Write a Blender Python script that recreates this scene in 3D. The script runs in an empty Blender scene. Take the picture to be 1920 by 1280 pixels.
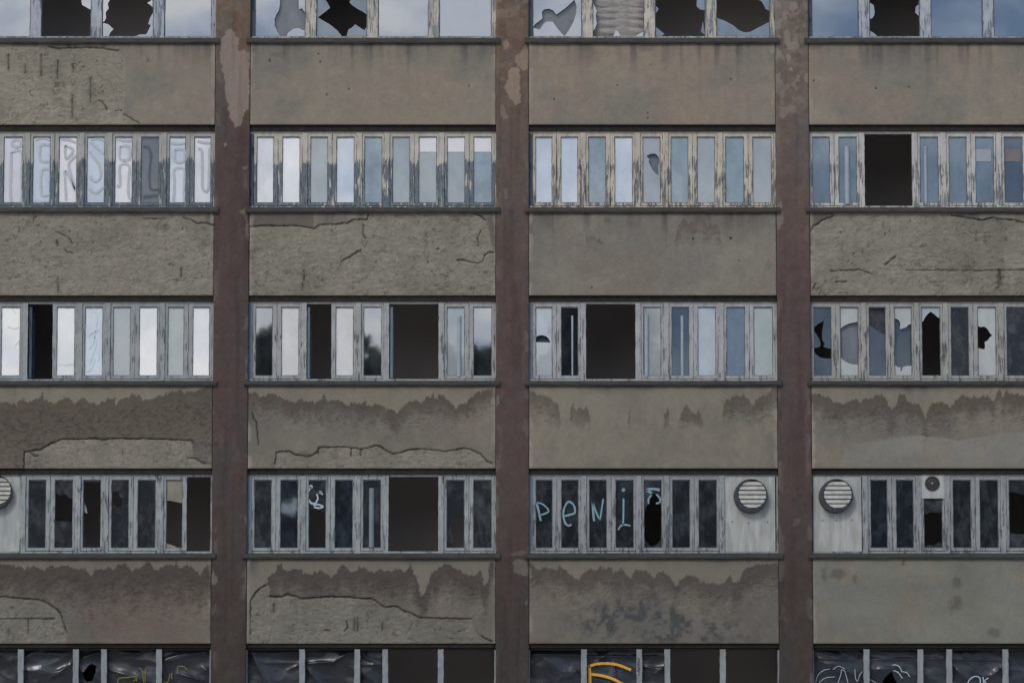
import bpy, math, random
import numpy as np
from mathutils import Vector
from mathutils.geometry import delaunay_2d_cdt
random.seed(7)
sc = bpy.context.scene
# ------------------------------------------------------------ camera
TH = math.radians(6.6); DIST = 80.0
CAM = np.array([0.0, -DIST, -DIST*math.tan(TH)])
LENS = 36*(DIST/math.cos(TH))/19.2
cd = bpy.data.cameras.new('camera'); cam = bpy.data.objects.new('camera', cd)
sc.collection.objects.link(cam); sc.camera = cam
cam.location = CAM; cam.rotation_euler = (math.pi/2+TH, 0, 0)
cd.lens = LENS; cd.sensor_width = 36; cd.clip_start = 1; cd.clip_end = 3000
# ------------------------------------------------------------ world, sun, exposure
SUN_EL, SUN_AZ = math.radians(42), math.radians(200)
w = bpy.data.worlds.new('World'); sc.world = w; w.use_nodes = True
nt = w.node_tree; nt.nodes.clear()
def N(t, ty, **k):
    n = t.nodes.new(ty)
    for a, b in k.items(): setattr(n, a, b)
    return n
out = N(nt, 'ShaderNodeOutputWorld'); bg = N(nt, 'ShaderNodeBackground'); bg.inputs[1].default_value = 0.10
sky = N(nt, 'ShaderNodeTexSky', sky_type='NISHITA'); sky.sun_disc = False
sky.sun_elevation = SUN_EL; sky.sun_rotation = SUN_AZ
tc = N(nt, 'ShaderNodeTexCoord'); mp = N(nt, 'ShaderNodeMapping'); mp.inputs['Scale'].default_value = (1, 1, 2.0)
nz = N(nt, 'ShaderNodeTexNoise'); nz.inputs['Scale'].default_value = 30; nz.inputs['Detail'].default_value = 7
nz.inputs['Roughness'].default_value = .55
rp = N(nt, 'ShaderNodeValToRGB'); rp.color_ramp.elements[0].position = .39; rp.color_ramp.elements[1].position = .60
rp.color_ramp.elements[0].color = (3.9, 5.0, 6.9, 1); rp.color_ramp.elements[1].color = (12.6, 12.3, 12.2, 1)
mx = N(nt, 'ShaderNodeMix', data_type='RGBA'); mx.inputs[0].default_value = .82
L = nt.links
L.new(tc.outputs['Generated'], mp.inputs['Vector']); L.new(mp.outputs[0], nz.inputs['Vector'])
L.new(nz.outputs['Fac'], rp.inputs[0]); L.new(sky.outputs[0], mx.inputs[6]); L.new(rp.outputs[0], mx.inputs[7])
# brighter towards the left of the facade's view, bluer towards its right
sx = N(nt, 'ShaderNodeSeparateXYZ'); L.new(tc.outputs['Generated'], sx.inputs[0])
mr = N(nt, 'ShaderNodeMapRange'); mr.inputs[1].default_value = -.16; mr.inputs[2].default_value = .14
L.new(sx.outputs[0], mr.inputs[0])
g2 = N(nt, 'ShaderNodeValToRGB'); g2.color_ramp.elements[0].color = (1.12, 1.07, 1.0, 1); g2.color_ramp.elements[1].color = (.46, .55, .67, 1)
L.new(mr.outputs[0], g2.inputs[0])
ml = N(nt, 'ShaderNodeMix', data_type='RGBA', blend_type='MULTIPLY'); ml.inputs[0].default_value = 1
L.new(mx.outputs[2], ml.inputs[6]); L.new(g2.outputs[0], ml.inputs[7])
L.new(ml.outputs[2], bg.inputs[0]); L.new(bg.outputs[0], out.inputs[0])
sd = bpy.data.lights.new('sun', 'SUN'); sd.energy = 0.9; sd.angle = math.radians(14); sd.color = (1, .95, .88)
sun = bpy.data.objects.new('sun', sd); sc.collection.objects.link(sun)
v = Vector((.45, 1.0, -.95)); sun.rotation_euler = v.to_track_quat('-Z', 'Y').to_euler()
sc.view_settings.view_transform = 'Standard'; sc.view_settings.look = 'None'
sc.view_settings.exposure = 0.13; sc.view_settings.gamma = 1
try:
    sc.cycles.max_bounces = 8; sc.cycles.transparent_max_bounces = 16
except Exception: pass

# ------------------------------------------------------------ pixel <-> facade metres
ct, st = math.cos(TH), math.sin(TH)
def F(px, py, y=0.0):
    """photo pixel -> (x, z) on the plane y"""
    a = (px-960)/1920*36/LENS; b = (640-py)/1920*36/LENS
    dy = ct - b*st; dz = st + b*ct
    t = (y-CAM[1])/dy
    return a*t, CAM[2]+dz*t
def G(x, z, y=0.0):
    Y = y-CAM[1]; Z = z-CAM[2]
    d = Y*ct+Z*st; u = -Y*st+Z*ct
    k = LENS/36*1920
    return 960+x/d*k, 640-u/d*k
def FX(p): return (p-960)*.01
GROUND = CAM[2]-1.7

# ------------------------------------------------------------ objects
C = sc.collection
ORG = {}
def root(name, loc, label, cat, **k):
    o = bpy.data.objects.new(name, None); C.objects.link(o); o.location = loc; o['label'] = label; o['category'] = cat
    for a, b in k.items(): o[a] = b
    ORG[o] = Vector(loc); o.empty_display_size = .5
    return o
def obj(name, verts, faces, mats, parent=None, fm=None, label=None, smooth=False):
    vs = np.array(verts, dtype=float); c = (vs.min(0)+vs.max(0))/2
    me = bpy.data.meshes.new(name)
    me.from_pydata((vs-c).tolist(), [], [tuple(int(q) for q in f) for f in faces])
    if not isinstance(mats, (list, tuple)): mats = [mats]
    for m in mats: me.materials.append(m)
    if fm is not None: me.polygons.foreach_set('material_index', fm)
    if smooth: me.polygons.foreach_set('use_smooth', [True]*len(me.polygons))
    o = bpy.data.objects.new(name, me); C.objects.link(o)
    po = ORG[parent] if parent else Vector((0, 0, 0))
    o.parent = parent; o.location = Vector(c)-po; ORG[o] = Vector(c)
    if label: o['label'] = label
    return o
class MB:
    def __init__(s): s.v = []; s.f = []; s.m = []
    def box(s, x0, x1, y0, y1, z0, z1, m=0, j=0.0, seg=1):
        """box, long side z cut in seg pieces with jittered edges"""
        b = len(s.v)
        for k in range(seg+1):
            z = z0+(z1-z0)*k/seg
            q = [random.uniform(-j, j) for _ in range(6)]
            s.v += [(x0+q[0], y0+q[4]*.5, z), (x1+q[1], y0+q[5]*.5, z), (x1+q[1], y1, z), (x0+q[0], y1, z)]
        s.f.append((b+3, b+2, b+1, b)); s.m.append(m)
        for k in range(seg):
            p = b+4*k
            for i in range(4):
                n = (i+1) % 4
                s.f.append((p+i, p+n, p+4+n, p+4+i)); s.m.append(m)
        p = b+4*seg; s.f.append((p, p+1, p+2, p+3)); s.m.append(m)
        return s
    def hbox(s, x0, x1, y0, y1, z0, z1, m=0, j=0.0, seg=1):
        """box, long side x"""
        b = len(s.v)
        for k in range(seg+1):
            x = x0+(x1-x0)*k/seg
            q = [random.uniform(-j, j) for _ in range(3)]
            s.v += [(x, y0+q[2], z0+q[0]), (x, y1, z0+q[0]), (x, y1, z1+q[1]), (x, y0+q[2], z1+q[1])]
        s.f.append((b, b+3, b+2, b+1)); s.m.append(m)
        for k in range(seg):
            p = b+4*k
            for i in range(4):
                n = (i+1) % 4
                s.f.append((p+i, p+4+i, p+4+n, p+n)); s.m.append(m)
        p = b+4*seg
        s.f = s.f[:-0] if False else s.f
        s.f.append((p, p+1, p+2, p+3)); s.m.append(m)
        return s
    def flip(s): return s
    def tube(s, pts, r, m=0, n=8):
        b = len(s.v)
        for (x, y, z) in pts:
            for i in range(n):
                a = 2*math.pi*i/n; s.v.append((x+r*math.cos(a), y+r*math.sin(a), z))
        for k in range(len(pts)-1):
            for i in range(n):
                j = (i+1) % n
                s.f.append((b+k*n+i, b+k*n+j, b+(k+1)*n+j, b+(k+1)*n+i)); s.m.append(m)
        return s
    def build(s, name, mats, parent=None, label=None, smooth=False):
        return obj(name, s.v, s.f, mats, parent, s.m, label, smooth)
def setp(o, **k):
    for a, b in k.items(): o[a] = b
    return o

# ------------------------------------------------------------ materials
def s2l(c): c = c/255; return c/12.92 if c <= .04045 else ((c+.055)/1.055)**2.4
KL = 0.62
def A(r, g, b, k=1.0): return tuple(min(.85, s2l(q)/KL*k) for q in (r, g, b))
def mat(name):
    m = bpy.data.materials.new(name); m.use_nodes = True
    return m, m.node_tree, m.node_tree.nodes['Principled BSDF']
def noise(t, scale, detail=4, rough=.55, coord=None, vec=(1, 1, 1)):
    n = N(t, 'ShaderNodeTexNoise'); n.inputs['Scale'].default_value = scale
    n.inputs['Detail'].default_value = detail; n.inputs['Roughness'].default_value = rough
    if coord is None:
        g = N(t, 'ShaderNodeNewGeometry'); coord = g.outputs['Position']
    q = N(t, 'ShaderNodeMapping'); q.inputs['Scale'].default_value = vec
    t.links.new(coord, q.inputs[0]); t.links.new(q.outputs[0], n.inputs['Vector'])
    return n
def ramp(t, src, p0, p1, c0=(0, 0, 0, 1), c1=(1, 1, 1, 1)):
    r = N(t, 'ShaderNodeValToRGB'); e = r.color_ramp.elements
    e[0].position = p0; e[1].position = p1; e[0].color = c0; e[1].color = c1
    t.links.new(src, r.inputs[0]); return r
def mixc(t, fac, a, b, mode='MIX'):
    m = N(t, 'ShaderNodeMix', data_type='RGBA', blend_type=mode)
    for i, x in ((0, fac), (6, a), (7, b)):
        if isinstance(x, (int, float)): m.inputs[i].default_value = x
        elif isinstance(x, tuple): m.inputs[i].default_value = (*x[:3], 1)
        else: t.links.new(x, m.inputs[i])
    return m.outputs[2]
def plaster():
    m, t, p = mat('plaster')
    a = N(t, 'ShaderNodeVertexColor', layer_name='Col')
    n1 = noise(t, 55, 4, .7); r1 = ramp(t, n1.outputs['Fac'], .25, .75, (.80, .80, .80, 1), (1.18, 1.18, 1.18, 1))
    n2 = noise(t, 7, 5, .6); r2 = ramp(t, n2.outputs['Fac'], .3, .7, (.93, .93, .94, 1), (1.07, 1.06, 1.05, 1))
    c = mixc(t, 1.0, a.outputs[0], r1.outputs[0], 'MULTIPLY'); c = mixc(t, 1.0, c, r2.outputs[0], 'MULTIPLY')
    t.links.new(c, p.inputs['Base Color']); p.inputs['Roughness'].default_value = .95
    p.inputs['Specular IOR Level'].default_value = .15
    n3 = noise(t, 38, 5, .65); b = N(t, 'ShaderNodeBump'); b.inputs['Strength'].default_value = .45; b.inputs['Distance'].default_value = .012
    t.links.new(n3.outputs['Fac'], b.inputs['Height']); t.links.new(b.outputs[0], p.inputs['Normal'])
    return m
PLASTER = plaster()
def plain(name, col, rough=.8, spec=.3, var=.25, scale=12, vec=(1, 1, 1), metal=0):
    m, t, p = mat(name)
    n = noise(t, scale, 4, .6, None, vec)
    r = ramp(t, n.outputs['Fac'], .3, .7, tuple(q*(1-var) for q in col)+(1,), tuple(min(1, q*(1+var)) for q in col)+(1,))
    t.links.new(r.outputs[0], p.inputs['Base Color']); p.inputs['Roughness'].default_value = rough
    p.inputs['Specular IOR Level'].default_value = spec; p.inputs['Metallic'].default_value = metal
    return m
def wood(name, paint, bare, peel, top=0.35, dark=(.03, .033, .038)):
    """peeling window paint: vertical flakes, better kept under the lintel"""
    m, t, p = mat(name)
    g = N(t, 'ShaderNodeTexCoord'); s = N(t, 'ShaderNodeSeparateXYZ'); t.links.new(g.outputs['Generated'], s.inputs[0])
    n1 = noise(t, 30, 5, .65, None, (1, 1, .07)); n2 = noise(t, 9, 3, .5, None, (1, 1, .35)); n3 = noise(t, 60, 3, .6, None, (1, 1, .12))
    a = N(t, 'ShaderNodeMath', operation='MULTIPLY_ADD'); t.links.new(n2.outputs['Fac'], a.inputs[0]); a.inputs[1].default_value = .45
    t.links.new(n1.outputs['Fac'], a.inputs[2])
    zz = N(t, 'ShaderNodeMapRange'); zz.inputs[1].default_value = .55; zz.inputs[2].default_value = 1.0; zz.inputs[3].default_value = 0; zz.inputs[4].default_value = top
    t.links.new(s.outputs[2], zz.inputs[0])
    b = N(t, 'ShaderNodeMath', operation='ADD'); t.links.new(a.outputs[0], b.inputs[0]); t.links.new(zz.outputs[0], b.inputs[1])
    th = .47+peel*.5
    r = ramp(t, b.outputs[0], th-.015, th+.015)
    pv = ramp(t, n2.outputs['Fac'], .3, .7, tuple(q*.82 for q in paint)+(1,), tuple(q*1.12 for q in paint)+(1,))
    bv = ramp(t, n3.outputs['Fac'], .35, .65, tuple(q*.6 for q in bare)+(1,), tuple(q*1.3 for q in bare)+(1,))
    c = mixc(t, r.outputs[0], bv.outputs[0], pv.outputs[0])
    cr = ramp(t, n3.outputs['Fac'], .30, .34, (1, 1, 1, 1), (0, 0, 0, 1))
    c = mixc(t, cr.outputs[0], c, dark)
    t.links.new(c, p.inputs['Base Color']); p.inputs['Roughness'].default_value = .75; p.inputs['Specular IOR Level'].default_value = .25
    bp = N(t, 'ShaderNodeBump'); bp.inputs['Strength'].default_value = .8; bp.inputs['Distance'].default_value = .006
    t.links.new(r.outputs[0], bp.inputs['Height']); t.links.new(bp.outputs[0], p.inputs['Normal'])
    return m
SLATE = A(92, 102, 112)
W = {
 'A': wood('wood_tan_flakes', A(158, 152, 142), A(112, 116, 122), .42, .1),
 'Ab': wood('wood_grey_flakes', A(140, 144, 150), A(98, 106, 116), .40, .1),
 'B0': wood('wood_slate_cream_top', A(140, 140, 136), A(88, 95, 101), .70, .78),
 'B1': wood('wood_slate_cream_top_worn', A(156, 152, 143), A(90, 97, 103), .66, .76),
 'B2': wood('wood_cream_flaking', A(158, 151, 140), A(102, 102, 102), .47, .40),
 'B3': wood('wood_pale_flaking', A(156, 154, 150), A(104, 105, 106), .44, .30),
 'C0': wood('wood_blue_grey', A(127, 131, 132), A(84, 88, 92), .27, .2),
 'C1': wood('wood_blue_grey_worn', A(135, 136, 136), A(84, 87, 90), .31, .2),
 'C2': wood('wood_pale_grey', A(138, 139, 140), A(88, 92, 96), .31, .15),
 'C3': wood('wood_grey_flaking', A(132, 132, 129), A(86, 87, 87), .35, .2),
 'D0': wood('wood_pale_blue', A(127, 132, 133), A(86, 90, 93), .30, .0),
 'D2': wood('wood_grey_white', A(122, 125, 127), A(82, 86, 90), .35, .15),
 'E': wood('post_paint', A(118, 123, 126), A(96, 100, 104), .05, .2),
}
BLUE = wood('wood_blue_jamb', A(66, 76, 87), A(46, 54, 64), .3, .1)
BLUE2 = wood('wood_pale_blue_jamb', A(98, 110, 120), A(66, 76, 86), .2, .1)
DARKLINT = plain('shaded_dirty_soffit', (.040, .035, .032), .95, .05)  # soffit shade and dirt put into one dark colour
DARKJOINT = plain('joint_mortar', (.03, .028, .027), .95, .05)
SILLM = plain('sill_zinc', A(58, 56, 54, .8), .6, .4, .35, 5, (1, 1, 6))
ROOM = plain('room_wall', (.66, .62, .60), .95, .05, .04, .6)
def glass(tint, milk, refl, rough=.02, var=.12, wav=.0006, top=None):
    m, t, p = mat('window_glass')
    t.nodes.remove(p); o = t.nodes['Material Output']
    tr = N(t, 'ShaderNodeBsdfTransparent'); tr.inputs[0].default_value = (.62, .66, .68, 1)
    df = N(t, 'ShaderNodeBsdfDiffuse')
    n = noise(t, 2.6, 5, .6, None, (1.6, 1, 1))
    r = ramp(t, n.outputs['Fac'], .3, .7, tuple(q*(1-var) for q in tint)+(1,), tuple(min(.9, q*(1+var)) for q in tint)+(1,))
    if var > .5:
        e = r.color_ramp.elements; e[0].position = .46; e[1].position = .74
        e[0].color = tuple(q*.85 for q in tint)+(1,); e[1].color = tuple(min(.9, q*2.5+.004) for q in tint)+(1,)
        n.inputs['Scale'].default_value = 3.4; n.inputs['Detail'].default_value = 7; n.inputs['Roughness'].default_value = .62
    t.links.new(r.outputs[0], df.inputs[0])
    mm = N(t, 'ShaderNodeMixShader'); mm.inputs[0].default_value = milk
    t.links.new(tr.outputs[0], mm.inputs[1]); t.links.new(df.outputs[0], mm.inputs[2])
    gl = N(t, 'ShaderNodeBsdfGlossy'); gl.inputs['Roughness'].default_value = rough; gl.inputs[0].default_value = (.95, .97, 1, 1)
    nb = noise(t, 1.7, 2, .4); b = N(t, 'ShaderNodeBump'); b.inputs['Strength'].default_value = .6; b.inputs['Distance'].default_value = wav
    t.links.new(nb.outputs['Fac'], b.inputs['Height']); t.links.new(b.outputs[0], gl.inputs['Normal'])
    m2 = N(t, 'ShaderNodeMixShader'); m2.inputs[0].default_value = refl
    t.links.new(mm.outputs[0], m2.inputs[1]); t.links.new(gl.outputs[0], m2.inputs[2]); t.links.new(m2.outputs[0], o.inputs[0])
    return m
_gc = {}
def GL(rgb, milk, refl):
    k = (rgb, milk, refl)
    if k not in _gc: _gc[k] = glass(A(*rgb), milk, refl, var=.55 if max(rgb) < 60 else (.2 if max(rgb) < 150 else .1))
    return _gc[k]
# named looks of the panes: (display colour of the film, inner pane or reflected sky, opacity, reflectivity)
LOOK = {
 'sky':  ((92, 102, 118), .5, .36), 'skyb': ((58, 74, 90), .70, .32),  # sky tints hold part of the reflected sky as colour
 'wht':  ((188, 188, 194), .92, .20), 'whb': ((172, 180, 190), .90, .20), 'pnk': ((190, 185, 188), .92, .20),
 'gry':  ((142, 148, 150), .90, .13), 'grb': ((118, 132, 140), .90, .12), 'crm':  ((244, 230, 192), .98, .30), 'crw': ((240, 232, 228), .97, .30),
 'blu':  ((92, 106, 118), .88, .12), 'dbl': ((56, 68, 82), .80, .12), 'c3b': ((68, 78, 88), .9, .05), 'ndk': ((46, 47, 50), .85, .03), 'c3p': ((152, 156, 154), .95, .04), 'crn': ((232, 224, 204), .96, .05), 'ggn': ((150, 156, 154), .92, .10),
 'ref':  ((40, 46, 54), .5, .40), 'refd':  ((40, 46, 54), .6, .24), 'drk': ((38, 42, 46), .75, .10), 'drb': ((48, 51, 55), .75, .12),
 'tan': ((128, 124, 112), .9, .05), 'pal':  ((160, 166, 170), .9, .14), 'inn': ((98, 102, 108), .92, .05), 'ind': ((62, 72, 80), .9, .08),  # tan: a pale reflection put into the pane colour
}
def LK(n): return GL(*LOOK[n])
REFL_GREY = plain('grey_reflection', A(98, 110, 114), .6, .2, .25, 5, (1, 1, .3))  # grey of an upright reflection in a pane
REFL_HUB = plain('white_reflection_hub', A(130, 140, 147), .6, .2, .12, 4)  # upright pane reflections put into colour; also the fan hub
CURT = plain('curtain_cloth', A(128, 124, 121), .95, .1, .2, 6, (2, 1, 9))
BLIND = plain('blind_cloth', A(205, 205, 212), .9, .1, .04)
BAND1 = plain('reflection_band', A(132, 138, 146), .8, .2, .06); BAND2 = plain('reflection_band_brown', A(104, 98, 100), .8, .2, .08)  # reflected roof bands as flat strip colours
def paintm(name, rgb): return plain(name, A(*rgb), .7, .2, .08, 20)
GR_GREY = paintm('grey_spray', (158, 161, 166)); GR_DK = paintm('dark_grey_spray', (78, 84, 94)); GR_BLUE = paintm('pale_blue_spray', (106, 134, 143))
GR_WHT = paintm('white_spray', (150, 162, 172)); GR_OR = paintm('orange_spray', (186, 140, 52)); GR_YL = paintm('yellow_spray', (112, 106, 44)); GR_FB = paintm('faint_blue_spray', (172, 192, 204))
INK = paintm('black_ink', (45, 48, 52))

# ------------------------------------------------------------ numpy noise
def vn(x, y, seed):
    xi = np.floor(x).astype(np.int64); yi = np.floor(y).astype(np.int64)
    fx = x-xi; fy = y-yi; fx = fx*fx*(3-2*fx); fy = fy*fy*(3-2*fy)
    def h(a, b):
        n = (a*374761393+b*668265263+seed*974634777) & 0xffffffff
        n = ((n ^ (n >> 13))*1274126177) & 0xffffffff
        return ((n ^ (n >> 16)) & 0xffff)/65535.0
    return (h(xi, yi)*(1-fx)+h(xi+1, yi)*fx)*(1-fy)+(h(xi, yi+1)*(1-fx)+h(xi+1, yi+1)*fx)*fy
def fbm(x, y, o=4, seed=1, g=.55):
    s = 0; a = 1; t = 0
    for i in range(o):
        s = s+a*vn(x*2**i+i*17.3, y*2**i+i*9.1, seed+i); t += a; a *= g
    return s/t
def ss(a, b, x): t = np.clip((x-a)/(b-a), 0, 1); return t*t*(3-2*t)
def inpoly(px, py, P):
    r = np.zeros(px.shape, bool); n = len(P)
    for i in range(n):
        x0, y0 = P[i]; x1, y1 = P[(i+1) % n]
        if y0 == y1: continue
        c = ((y0 > py) != (y1 > py)) & (px < (x1-x0)*(py-y0)/(y1-y0)+x0)
        r ^= c
    return r
def pdist(px, py, P, closed=False):
    d = np.full(px.shape, 1e9); n = len(P)
    for i in range(n if closed else n-1):
        x0, y0 = P[i]; x1, y1 = P[(i+1) % n]
        vx, vy = x1-x0, y1-y0; L2 = vx*vx+vy*vy+1e-9
        t = np.clip(((px-x0)*vx+(py-y0)*vy)/L2, 0, 1)
        d = np.minimum(d, np.hypot(px-x0-t*vx, py-y0-t*vy))
    return d
def sdf(px, py, P):
    d = pdist(px, py, P, True); return np.where(inpoly(px, py, P), -d, d)

def relief(name, x0, x1, z0, z1, fn, parent, depth=.24, step=.0165, ybase=0.0, label=None):
    """front face as a displaced grid (real relief) with its colour per vertex, closed by a solid body behind"""
    nx = max(2, int((x1-x0)/step)); nz_ = max(2, int((z1-z0)/step))
    X, Z = np.meshgrid(np.linspace(x0, x1, nx+1), np.linspace(z0, z1, nz_+1))
    px, py = G(X, Z)
    col, d = fn(X, Z, px, py)
    Y = ybase-d
    ed = np.minimum(np.minimum(X-x0, x1-X), np.minimum(Z-z0, z1-Z)); Y = Y+.006*(1-ss(0, .03, ed))
    v = np.stack([X, Y, Z], -1).reshape(-1, 3)
    i = np.arange(nz_)[:, None]*(nx+1)+np.arange(nx)[None, :]
    f = np.stack([i, i+1, i+nx+2, i+nx+1], -1).reshape(-1, 4)
    nv = len(v)
    # body behind: ring of border vertices pushed back
    bi = list(range(0, nx+1))+[r*(nx+1)+nx for r in range(1, nz_+1)]+[nz_*(nx+1)+c for c in range(nx-1, -1, -1)]+[r*(nx+1) for r in range(nz_-1, 0, -1)]
    bv = v[bi].copy(); bv[:, 1] = ybase+depth
    v = np.concatenate([v, bv]); m = len(bi)
    side = [(bi[k], nv+k, nv+(k+1) % m, bi[(k+1) % m]) for k in range(m)]
    c = (v.min(0)+v.max(0))/2
    me = bpy.data.meshes.new(name)
    faces = np.concatenate([f, np.array(side)])
    me.vertices.add(len(v)); me.vertices.foreach_set('co', (v-c).ravel())
    me.loops.add(faces.size); me.polygons.add(len(faces))
    me.loops.foreach_set('vertex_index', faces.ravel().astype(np.int32))
    me.polygons.foreach_set('loop_start', np.arange(0, faces.size, 4, dtype=np.int32))
    mi = np.zeros(len(faces), np.int32); mi[len(f):] = 1
    me.materials.append(PLASTER); me.materials.append(DARKLINT)
    me.update(calc_edges=True)
    me.polygons.foreach_set('material_index', mi)
    sm = np.ones(len(faces), bool); sm[len(f):] = False; me.polygons.foreach_set('use_smooth', sm)
    ca = me.color_attributes.new('Col', 'FLOAT_COLOR', 'POINT')
    cc = np.ones((len(v), 4), np.float32); cc[:nv, :3] = col.reshape(-1, 3); cc[nv:, :3] = .03
    ca.data.foreach_set('color', cc.ravel())
    me.validate(); me.update()
    o = bpy.data.objects.new(name, me); C.objects.link(o); o.parent = parent
    o.location = Vector(c)-ORG[parent]; ORG[o] = Vector(c)
    if label: o['label'] = label
    return o

# ------------------------------------------------------------ the building
B = root('factory_building', (0, 3.0, GROUND), 'derelict concrete factory block with peeling render, maroon pillars and bands of broken windows', 'building')
BX = [(-60, 400), (465.5, 930), (991.5, 1457.5), (1520, 1984)]
BX = [(FX(a), FX(b)) for a, b in BX]
PX = [(FX(-122), FX(-60)), (FX(400), FX(465.5)), (FX(930), FX(991.5)), (FX(1457.5), FX(1520)), (FX(1984), FX(2046))]
def rowz(*ys): return [F(960, y)[1] for y in ys]
# per row: lintel underside, window frame top, frame bottom / sill top, sill bottom
ROWS = {'A': (-92, -80, 71, 80), 'B': (234, 245, 388.5, 397), 'C': (554, 564, 713, 721), 'D': (878, 888, 1036, 1045), 'E': (1206, 1213, 1362, 1371)}
ROWZ = {k: rowz(*v) for k, v in ROWS.items()}
SPAN = {1: ('A', 'B'), 2: ('B', 'C'), 3: ('C', 'D'), 4: ('D', 'E')}

def mixa(a, b, t): return a*(1-t[..., None])+b*t[..., None]
def col(*c): return np.array(A(*c))
RBASE = {1: (116, 109, 101), 2: (106, 101, 95), 3: (101, 97, 91), 4: (92, 88, 83)}
RLITE = {1: (122, 115, 104), 2: (115, 111, 104), 3: (113, 108, 98), 4: (104, 99, 91)}
RROUGH = {1: (124, 119, 109), 2: (116, 112, 104), 3: (114, 109, 102), 4: (104, 102, 95)}
RDAMP = {1: (90, 83, 78), 2: (86, 79, 75), 3: (79, 72, 67), 4: (69, 63, 60)}
FEAT = {}
FEAT[(1, 0)] = dict(rough=[[(-80, 60), (-80, 260), (262, 260), (248, 228), (236, 216), (231, 205), (233, 170), (232, 130), (234, 108), (222, 95), (200, 91), (170, 88), (120, 91), (90, 88), (40, 87), (0, 84)]],
   crack=[[(90, 88), (110, 91), (135, 90), (160, 89), (190, 91), (222, 95)], [(232, 214), (245, 222), (262, 232)], [(185, 188), (192, 190), (196, 197), (200, 206)], [(215, 208), (228, 207)]],
   slot=[(16, 101, 132), (47, 120, 138), (77, 101, 143), (108, 112, 147), (137, 120, 137), (170, 145, 193), (136, 177, 220), (277, 110, 117)], holes=[(181, 114), (57, 171), (88, 195), (192, 172), (191, 162)])
FEAT[(1, 1)] = dict(holes=[(597, 101), (600, 116), (505, 114), (653, 168), (613, 177), (880, 162)], smudge=[(520, 102, 12, 4)])
FEAT[(1, 2)] = dict(holes=[(1371, 150), (1157, 160), (1040, 187), (1213, 212), (1214, 222)], smudge=[(1205, 86, 18, 12)])
FEAT[(1, 3)] = dict(holes=[(1527, 152), (1642, 166), (1705, 164)], smudge=[(1525, 85, 14, 8)])
FEAT[(2, 0)] = dict(rough=[[(-80, 380), (-80, 600), (420, 600), (420, 421), (402, 422), (385, 420), (372, 415), (378, 406), (392, 402), (345, 400), (300, 380)]],
   crack=[[(345, 408), (358, 412), (370, 418), (385, 418), (402, 423)], [(268, 409), (285, 410), (310, 409)], [(104, 433), (118, 440), (128, 445), (136, 456)], [(120, 468), (136, 476)]],
   slot=[(63, 408, 419), (36, 426, 436), (108, 452, 462), (109, 520, 548), (340, 500, 520)], holes=[(130, 434), (105, 453), (76, 452), (181, 418), (342, 430)], ovr=RDAMP[2])
FEAT[(2, 1)] = dict(rough=[[(450, 426), (470, 426), (500, 423), (530, 424), (545, 423), (570, 425), (590, 428), (600, 421), (625, 420), (650, 418), (663, 412), (688, 411), (691, 406), (690, 380), (888, 380), (893, 401), (903, 406), (912, 420), (918, 440), (924, 465), (930, 500), (940, 620), (450, 620)]],
   crack=[[(466, 425), (500, 423), (530, 424), (545, 423), (570, 425), (590, 428), (598, 421), (625, 420), (650, 418), (663, 412), (688, 411), (691, 402)], [(888, 400), (903, 406), (910, 413)], [(857, 488), (868, 487), (880, 490), (895, 494), (905, 490), (908, 480), (915, 474), (926, 473)], [(640, 489), (655, 482), (666, 475), (676, 468)], [(682, 422), (680, 438), (686, 446)], [(902, 432), (895, 445), (897, 460)]],
   slot=[(570, 505, 527), (568, 530, 546)], holes=[(569, 520), (605, 525), (676, 470), (822, 467), (867, 538), (883, 540), (480, 530), (706, 490)], brown=[[(466, 396), (588, 396), (586, 429), (466, 428)], [(912, 410), (925, 396), (930, 470), (922, 460)]])
FEAT[(2, 2)] = dict(damp=[(990, 620), (1085, 620), (1098, 441), (1108, 444), (1125, 447), (1140, 470), (1160, 620), (1255, 620), (1265, 445), (1275, 420), (1284, 407), (1290, 419), (1300, 417), (1308, 400), (1318, 405), (1325, 425), (1336, 420), (1343, 422), (1352, 440), (1360, 620), (1500, 620)], dlen=26, dmul=.7, ymax=456,
   holes=[(1110, 539), (1371, 446), (1385, 489), (1300, 448), (1370, 447)], smudge=[(995, 425, 6, 16), (1440, 500, 5, 9), (1138, 413, 6, 5), (1028, 422, 6, 6)])
FEAT[(2, 3)] = dict(rough=[[(1500, 450), (1521, 434), (1524, 425), (1532, 420), (1545, 412), (1562, 405), (1566, 380), (1780, 380), (1792, 402), (1808, 407), (1820, 409), (1843, 413), (1862, 406), (1870, 410), (1885, 410), (1900, 412), (1915, 416), (1940, 425), (2000, 430), (2000, 620), (1500, 620)]],
   crack=[[(1521, 433), (1525, 424), (1532, 421), (1540, 414), (1550, 410), (1563, 405)], [(1785, 403), (1808, 407), (1820, 409), (1843, 413), (1862, 407), (1870, 410), (1885, 411), (1900, 412), (1918, 417), (1925, 420)], [(1558, 508), (1590, 506), (1612, 505), (1635, 513)], [(1700, 506), (1760, 506), (1830, 507), (1925, 506)], [(1567, 528), (1588, 527)], [(1523, 543), (1530, 532)], [(1660, 496), (1680, 480)]],
   slot=[(1873, 503, 540), (1876, 505, 535), (1887, 445, 452)], holes=[(1576, 436), (1660, 440), (1706, 414), (1870, 540), (1600, 474)], brown=[[(1518, 396), (1562, 398), (1540, 415), (1522, 430)]])
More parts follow.
